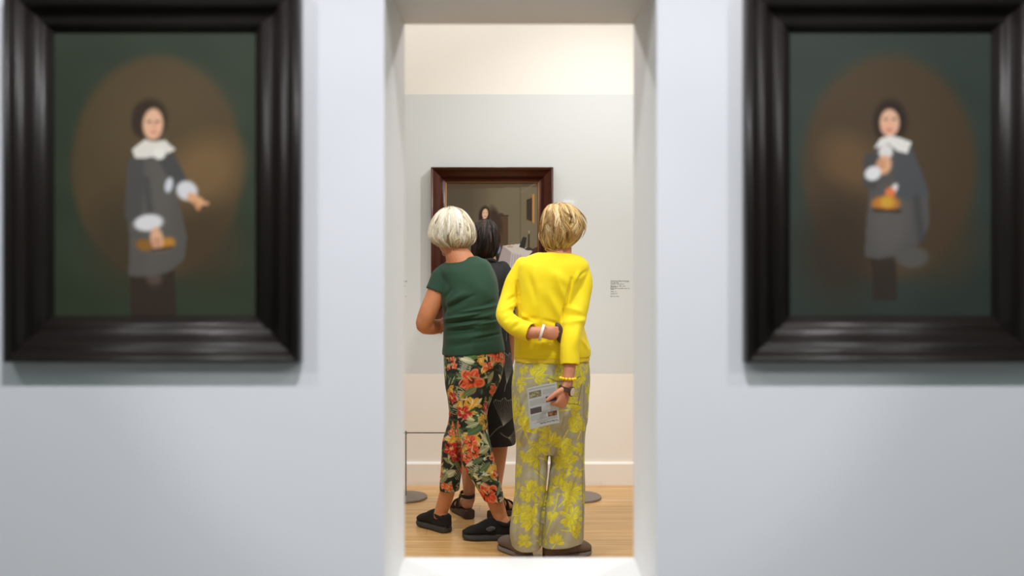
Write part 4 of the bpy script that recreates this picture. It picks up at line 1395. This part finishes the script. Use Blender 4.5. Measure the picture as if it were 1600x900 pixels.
    GR = [(96, 112, 72), (140, 146, 104), (58, 84, 52), (44, 66, 46), (178, 178, 138), (120, 130, 92), (204, 200, 164), (74, 104, 66)]
    for k in range(760):
        cx, cy = r.uniform(560, 920), r.uniform(535, 800)
        a = r.uniform(0, 6.28); L = r.uniform(8, 24)
        c = GR[r.randrange(len(GR))]
        p.leaf(cx, cy, cx + L * math.cos(a), cy + L * math.sin(a), L * r.uniform(0.10, 0.24), c, vein=tuple(min(255, q * 1.35) for q in c))
    for k in range(60):     # striped dark palm leaves
        cx, cy, a = r.uniform(560, 920), r.uniform(540, 795), r.uniform(-0.4, 0.9)
        for q in range(5):
            p.line(cx - q * 1.4, cy + q * 3, cx - q * 1.4 + 14 * math.cos(a), cy + q * 3 + 14 * math.sin(a), 0.6, (206, 206, 184), 0.85)
    for k in range(120):
        cx, cy = r.uniform(560, 920), r.uniform(535, 800)
        p.ell(cx, cy, r.uniform(2, 6), r.uniform(2, 5), r.uniform(0, 3), (24, 30, 28), 0.4)

    def petals(cx, cy, R, col, edge, heart, n=5, a0=0.0):
        for k in range(n):
            a = a0 + 2 * math.pi * k / n + r.uniform(-.15, .15)
            x1, y1 = cx + R * 0.52 * math.cos(a), cy + R * 0.52 * math.sin(a)
            p.ell(x1, y1, R * 0.52, R * 0.40, a, edge, 0.2)
            p.ell(cx + R * 0.46 * math.cos(a), cy + R * 0.46 * math.sin(a), R * 0.42, R * 0.31, a, col, 0.45)
            p.line(cx, cy, cx + R * 0.8 * math.cos(a), cy + R * 0.8 * math.sin(a), 0.5, edge, 0.6)
        for k in range(16):
            a = r.uniform(0, 6.28); q0 = R * r.uniform(0.3, 0.6)
            p.line(cx + q0 * math.cos(a), cy + q0 * math.sin(a), cx + (q0 + R * .3) * math.cos(a), cy + (q0 + R * .3) * math.sin(a), 0.5, ((250, 196, 150), (198, 40, 26))[k % 2], 0.6)
        p.ell(cx, cy, R * 0.22, R * 0.22, 0, heart, 0.8)
        p.line(cx, cy, cx - R * 0.35, cy - R * 0.35, 0.8, (238, 200, 120))

    OR, ORE = (226, 74, 38), (242, 150, 104)
    RD, RDE = (176, 26, 28), (214, 70, 52)
    YL = [(226, 184, 76), (214, 160, 52), (236, 206, 120)]
    def yellow(cx, cy, R):
        for k in range(8):
            a = r.uniform(0, 6.28)
            p.leaf(cx, cy, cx + R * math.cos(a), cy + R * math.sin(a), R * 0.24, YL[k % 3], vein=(190, 130, 40))
    for k in range(70):    # the sides and front: same print
        gx, gy = r.uniform(560, 920), r.uniform(545, 795)
        if 688 < gx < 790: continue
        (yellow(gx, gy, r.uniform(8, 13)) if k % 3 == 0 else petals(gx, gy, r.uniform(8, 14), *((OR, ORE, (90, 20, 20)) if k % 2 else (RD, RDE, (240, 180, 60))), a0=r.uniform(0, 3)))
    for (x_, y_, R) in ((756, 572, 13), (704, 607, 12), (722, 625, 14), (738, 633, 14), (733, 643, 12), (757, 655, 14), (704, 688, 13), (737, 682, 16), (745, 690, 10), (765, 738, 14), (752, 558, 10), (773, 728, 10),
                        (703, 560, 6), (726, 700, 9), (760, 667, 10)):
        yellow(pl(x_, y_), y_, R)
    for (x_, y_, R, a0) in ((737, 595, 20, 0.3), (773, 551, 17, 0.8), (762, 574, 9, 0.2), (784, 560, 9, 0.4), (708, 562, 8, 0.1), (711, 571, 6, 1.0), (735, 690, 12, 0.4), (741, 707, 13, 1.1), (762, 772, 18, 0.6), (716, 664, 7, 0.2),
                            (770, 714, 9, 0.3), (767, 610, 9, 0.2), (698, 660, 5, 0.2), (703, 574, 5, 0.6), (730, 716, 8, .3), (715, 675, 6, .9), (703, 762, 6, 0.2), (694, 759, 6, .8)):
        petals(pl(x_, y_), y_, R, OR, ORE, (96, 22, 18), a0=a0)
    for (x_, y_, R, a0) in ((725, 645, 11, 0.2), (709, 622, 10, 0.5), (705, 701, 12, 0.3), (713, 713, 9, 0.9), (756, 638, 9, 0.3), (774, 741, 7, 0.4), (702, 650, 6, .2), (690, 721, 6, .2), (731, 735, 7, .2), (697, 643, 5, .4)):
        petals(pl(x_, y_), y_, R, RD if R != 9 else (150, 26, 60), RDE, (236, 190, 120), a0=a0)
    for k in range(760):    # foliage that runs over the flowers' edges
        cx, cy = r.uniform(560, 920), r.uniform(538, 798)
        a = r.uniform(0, 6.28); L = r.uniform(6, 17)
        c = ((206, 204, 170), (28, 34, 32), (120, 138, 88), (62, 90, 56), (168, 174, 130), (30, 36, 34), (224, 214, 178))[k % 7]
        p.leaf(cx, cy, cx + L * math.cos(a), cy + L * math.sin(a), L * r.uniform(0.07, 0.14), c, alpha=0.95)
    for (xa, ya, xb, yb, w, c) in ((730, 680, 756, 664, 6, (78, 108, 70)), (722, 565, 748, 552, 7, (84, 124, 72)), (720, 560, 742, 566, 5, (198, 202, 170)), (760, 675, 775, 700, 5, (60, 88, 56)), (722, 620, 745, 605, 5, (110, 128, 84)),
                                   (760, 600, 770, 580, 4, (150, 150, 112)), (748, 708, 764, 696, 6, (176, 184, 150)), (738, 724, 756, 716, 5, (88, 110, 76)), (750, 737, 766, 722, 5, (96, 116, 80)), (695, 745, 712, 735, 6, (190, 190, 158)),
                                   (690, 755, 700, 740, 5, (130, 142, 104)), (776, 775, 783, 752, 4, (120, 134, 108)), (728, 668, 750, 660, 4, (156, 170, 128))):
        p.leaf(pl(xa, ya), ya, pl(xb, yb), yb, w, c, vein=tuple(min(255, q * 1.3) for q in c))
    mesh_obj('trousers', V, Fq, mat('floral_cotton', attr=True, rough=0.75, bump=(420, 0.15)), root, colors=np.clip(p.c, 0, 255))
    # --- shoes
    ms = {'upper': mat('black_knit', (20, 19, 19), 0.9, bump=(600, 0.4)), 'sole': mat('charcoal_rubber', (58, 56, 54), 0.75)}
    lace = mat('grey_lace', (90, 90, 92), 0.6)
    shoe(root, heelL, toeL, ms, w=0.047, h_heel=0.092, h_toe=0.060, sole=0.034, laces=lace)
    sh, heel, f_, s_, L = shoe(root, heelR, toeR, ms, w=0.047, h_heel=0.096, h_toe=0.058, sole=0.034, laces=lace)
    # the oval emblem on the shoe's side
    side = s_ if s_[1] < 0 else -s_
    ec = heel + f_ * L * 0.46 + side * 0.0425 + np.array([0, 0, 0.064])
    nrm = unit(side + np.array([0, 0, 0.35])); e1 = f_; e2 = unit(np.cross(e1, nrm)); e2 = e2 if e2[2] > 0 else -e2
    e1 = unit(e1 - 0.25 * e2 * 0)
    ang = np.linspace(0, 2 * np.pi, 36, endpoint=False)
    prts = []
    for (ra, rb, h0) in ((0.023, 0.0115, 0.0),):
        rings = [ec + nrm * hh + np.outer(np.cos(ang) * ra, e1) + np.outer(np.sin(ang) * rb - 0.22 * np.cos(ang) * ra * 0.5, e2) for hh in (-0.006, 0.0015)]
        prts.append(loft(rings))
    v, f = join(prts); mesh_obj('emblem', v, f, mat('emblem_grey', (98, 98, 102), 0.5), sh)
    prts = []
    for q in (-0.5, 0.0, 0.5):
        pts = [ec + nrm * 0.0016 + e1 * (0.017 * math.cos(b)) * (1 - 0.2 * abs(q)) + e2 * (0.011 * q + 0.003 * math.sin(2 * b) - 0.11 * 0.017 * math.cos(b)) for b in np.linspace(0.2, 2.9, 6)]
        prts.append(tube(pts, [0.0011] * 6, M=6, per=3))
    v, f = join(prts); mesh_obj('emblem_stripe', v, f, ms['upper'], sh)


# ============ woman in the black dress
def build_black():
    d = 5.58
    base = P(765, 806, d); base[2] = 0
    root = empty('person', base, 'dark-haired woman in black dress with white ginkgo line print, half hidden between the others', 'person', 'museum visitors seen from behind')
    Q = lambda x, y, o=0.0: P(x, y, d + o)
    hc = Q(759, 378, 0.03)
    fw = np.array([0.08, 0.98, -0.14])
    parts, eyes = head_parts(hc, fw, 0.98)
    parts.append(tube([Q(759, 392, 0.0), Q(759, 408, 0.0), Q(760, 430, 0)], [0.052, 0.058, 0.09], M=24))
    parts.append(rows_loft([(412, 742, 778, 0, .05), (430, 730, 788, 0, .08), (480, 732, 788, 0, .10), (540, 732, 792, 0, .10), (600, 733, 795, 0, .11), (640, 738, 792, 0, .09)], d))
    RW = Q(796, 566, 0.06)
    LW = Q(726, 548, 0.17)
    parts.append(tube([Q(783, 420, 0), Q(793, 440, -0.005), Q(799, 475, -0.01), Q(802, 508, -0.015), Q(799, 540, 0.02), RW], [.034, .034, .034, .034, .031, .024]))
    parts.append(tube([Q(735, 420, 0), Q(725, 440, 0.0), Q(720, 475, 0.0), Q(718, 505, 0.01), Q(722, 532, 0.10), LW], [.034, .034, .034, .034, .031, .024]))
    parts += hand_parts(RW, (-0.2, 0.4, -0.9), np.array([-1.0, 0, 0]), np.array([0, 1.0, 0]), curl=(0.35, 0.5, 0.35), s=0.92)
    parts += hand_parts(LW, (0.5, 0.5, -0.5), np.array([0.6, 0, 0.6]), np.array([0, 1.0, 0.3]), curl=(0.35, 0.5, 0.35), s=0.92)
    heelL, toeL = P(735, 806, 5.50), P(714, 800, 5.68)
    heelR, toeR = P(766, 808, 5.48), P(800, 803, 5.63)
    for q in (heelL, toeL, heelR, toeR): q[2] = 0
    toeL = heelL + unit(toeL - heelL) * 0.235; toeR = heelR + unit(toeR - heelR) * 0.235
    up = np.array([0, 0, 0.042])
    anL, anR = Q(733.5, 779, -0.03), Q(771, 782, -0.05)
    parts.append(tube([Q(748, 600), Q(738, 680, 0.0), Q(733, 722, -0.015), Q(732.5, 752, -0.025), anL], [.085, .058, .049, .036, .031]))
    parts.append(tube([Q(782, 600), Q(779, 680, 0.0), Q(777.5, 712, -0.015), Q(774, 752, -0.03), anR], [.085, .058, .049, .038, .031]))
    for hl, tl, an in ((heelL, toeL, anL), (heelR, toeR, anR)):
        f_ = unit(tl - hl); s_ = np.array([f_[1], -f_[0], 0]); L = np.linalg.norm(tl - hl)
        parts.append(tube([hl + f_ * L * 0.13 + up + (0, 0, .030), hl + f_ * L * 0.40 + up + (0, 0, .030), hl + f_ * L * 0.70 + (0, 0, 0.044), hl + f_ * L * 0.84 + (0, 0, 0.036)],
                          [(.028, .028), (.029, .027), (.035, .018), (.033, .013)], wide=s_))
        parts.append(tube([an, hl + f_ * L * 0.17 + up + (0, 0, 0.035)], [.031, .031]))
        for k in range(5):
            p0 = hl + f_ * L * 0.80 + s_ * (k - 2) * 0.0135 + np.array([0, 0, 0.036])
            parts.append(tube([p0, p0 + f_ * (0.040 - 0.004 * abs(k - 1.5))], [.0085, .0070], M=10, per=4))
    V, Fq, N = remesh(parts, 0.004, 3)
    mesh_obj('body', V, Fq, M_skin2, root)
    for e in eyes:
        v, f = ellipsoid(e, (0.012, 0.012, 0.012)); mesh_obj('eye', v, f, M_eye, root)
    rows = [(342, 754, 760), (344.5, 748, 768), (351, 742, 775), (361, 738.5, 779), (374, 737, 780.5), (386, 737, 779.5), (396, 739, 776), (404, 743, 771), (411, 749, 766)]
    v, f, c = hair_mesh(rows, d, 0.112, (0.08, 0.98), (26, 19, 16), [(44, 31, 25), (32, 23, 19), (58, 40, 31), (24, 18, 16), (70, 48, 37)],
                        220, ln=(0.25, 0.6), per=9, rad=0.0016, lift=0.008, sway=0.22, wavy=0.08, seed=21, s_face=0.42)
    mesh_obj('hair', v, f, M_hair, root, colors=c)
    rows = [(407, 747, 772, 0, .060), (411, 737, 780, 0, .075), (417, 728, 789, 0, .09), (428, 722, 794, 0, .11), (450, 723, 794, 0, .125), (490, 726, 791, 0, .125), (540, 724, 797, 0, .13), (590, 722, 803, 0, .14),
            (640, 724, 806, 0, .14), (680, 726, 806.5, 0, .14), (692, 726, 806, 0, .14)]
    parts = [rows_loft(rows, d, hollow=(0.06, 0.008), n=80),
             tube([Q(783, 420, 0), Q(793, 440, -0.005), Q(799, 475, -0.01), Q(802, 508, -0.015)], [.048, .048, .046, .047], hollow=(0.05, 0.007), M=24),
             tube([Q(735, 420, 0), Q(725, 440, 0.0), Q(720, 475, 0.0), Q(718, 505, 0.01)], [.048, .048, .046, .047], hollow=(0.05, 0.007), M=24),
             tube([Q(743, 411, .03), Q(750, 406, -.062), Q(768, 406.5, -.062), Q(777, 412, .03)], [.011, .013, .013, .011], M=10)]
    V, Fq, N = remesh(parts, 0.0034, 5)
    V += N * (wave(V * (1, 1, 0.35), 40, 33) * 0.003)[:, None]
    x, y = to_px(V)
    G = Leg(rows, d)
    u = G.unwrap(V, x, y)
    p = Paint(u, y, (19, 18, 19))
    r = random.Random(3)
    W = (176, 174, 168)

    def ginkgo(ax, ay, R, a0, spread=1.5, n=15, tail=(-18, 14)):
        last = None
        for k in range(n):
            a = a0 + spread * (k / (n - 1) - 0.5)
            L = R * (1 + 0.06 * math.sin(k * 1.7)) * (1 - 0.10 * abs(k / (n - 1) - 0.5))
            q = (ax + L * math.cos(a), ay + L * math.sin(a))
            p.line(ax, ay, q[0], q[1], 0.38, W, 0.75, soft=0.8)
            if last: p.line(last[0], last[1], q[0], q[1], 0.42, W, 0.85, soft=0.8)
            last = q
        for t in range(6):
            t0, t1 = t / 6, (t + 1) / 6
            f_ = lambda t: (ax + tail[0] * t, ay + tail[1] * (t**1.6))
            p.line(*f_(t0), *f_(t1), 0.45, W, 0.8, soft=0.8)
    pl = G.place
    ginkgo(pl(786, 665), 665, 42, -1.30, 1.35, tail=(-22, 18))
    ginkgo(pl(791, 598), 598, 46, -1.35, 0.75, n=9, tail=(-5, 14))
    ginkgo(pl(797, 512), 512, 36, -1.6, 1.3, tail=(-10, 20))
    ginkgo(pl(793, 650), 684, 24, 0.1, 1.4, n=8, tail=(-14, -8))
    for k in range(26):
        gx, gy = r.uniform(600, 940), r.uniform(440, 680)
        if 755 < gx < 830 and gy > 500: continue
        if abs(gx - 765) < 45 and gy < 560: continue
        ginkgo(gx, gy, r.uniform(26, 40), r.uniform(-2.2, -0.9), tail=(r.uniform(-16, 16), 18))
    mesh_obj('dress', V, Fq, mat('black_printed_crepe', attr=True, rough=0.8, bump=(420, 0.15)), root, colors=np.clip(p.c, 0, 255))
    # --- sandals: wedge sole, heel strap, ankle strap, toe straps
    Mb, Ms = mat('black_leather', (24, 21, 20), 0.5), mat('dark_cork_sole', (70, 54, 42), 0.7)
    for hl, tl in ((heelL, toeL), (heelR, toeR)):
        f_ = unit(tl - hl); s_ = np.array([f_[1], -f_[0], 0]); L = np.linalg.norm(tl - hl) + 0.012
        hl = hl - f_ * 0.004
        rings = []
        ang = np.linspace(0, 2 * np.pi, 24, endpoint=False)
        for t in np.linspace(0, 1, 26):
            w = 0.041 * np.interp(t, [0, .04, .12, .35, .7, .9, .97, 1], [.45, .68, .78, .76, 1, .88, .6, .3])
            h = np.interp(t, [0, .3, .6, 1], [.050, .046, .028, .024])
            e = 0.4
            cx = np.sign(np.cos(ang)) * np.abs(np.cos(ang))**e; cz = np.sign(np.sin(ang)) * np.abs(np.sin(ang))**e
            rings.append(hl + f_ * L * t + np.outer(cx * w, s_) + np.outer(h / 2 + h / 2 * cz, (0, 0, 1)))
        v, f = loft(rings)
        sd = mesh_obj('sandal', v, f, Ms, root, smooth=False)
        def strap(name, pts, w, th=0.0025):
            v, f = tube(pts, [(w, th)] * len(pts), M=10, per=4, wide=(0, 0, 1)); mesh_obj(name, v, f, Mb, sd)
        cA = hl + f_ * L * 0.19
        strap('ankle_strap', [cA + f_ * 0.043 * math.cos(b) + s_ * 0.038 * math.sin(b) + (0, 0, 0.124 + 0.006 * math.cos(b)) for b in np.linspace(0, 2 * math.pi, 13)], 0.010)
        for k in (-1, 1):
            strap('side_strap', [hl + f_ * L * 0.36 + s_ * 0.036 * k + (0, 0, 0.045), hl + f_ * L * 0.30 + s_ * 0.038 * k + (0, 0, 0.085), hl + f_ * L * 0.26 + s_ * 0.037 * k + (0, 0, 0.122)], 0.008)
        strap('toe_strap', [hl + f_ * L * 0.66 + s_ * 0.043 + (0, 0, 0.028), hl + f_ * L * 0.63 + s_ * 0.024 + (0, 0, 0.066), hl + f_ * L * 0.63 - s_ * 0.024 + (0, 0, 0.066), hl + f_ * L * 0.66 - s_ * 0.043 + (0, 0, 0.028)], 0.012)
        strap('instep_strap', [hl + f_ * L * 0.46 + s_ * 0.037 + (0, 0, 0.038), hl + f_ * L * 0.44 + s_ * 0.022 + (0, 0, 0.090), hl + f_ * L * 0.44 - s_ * 0.022 + (0, 0, 0.090), hl + f_ * L * 0.46 - s_ * 0.037 + (0, 0, 0.038)], 0.010)


build_yellow()
build_green()
build_black()
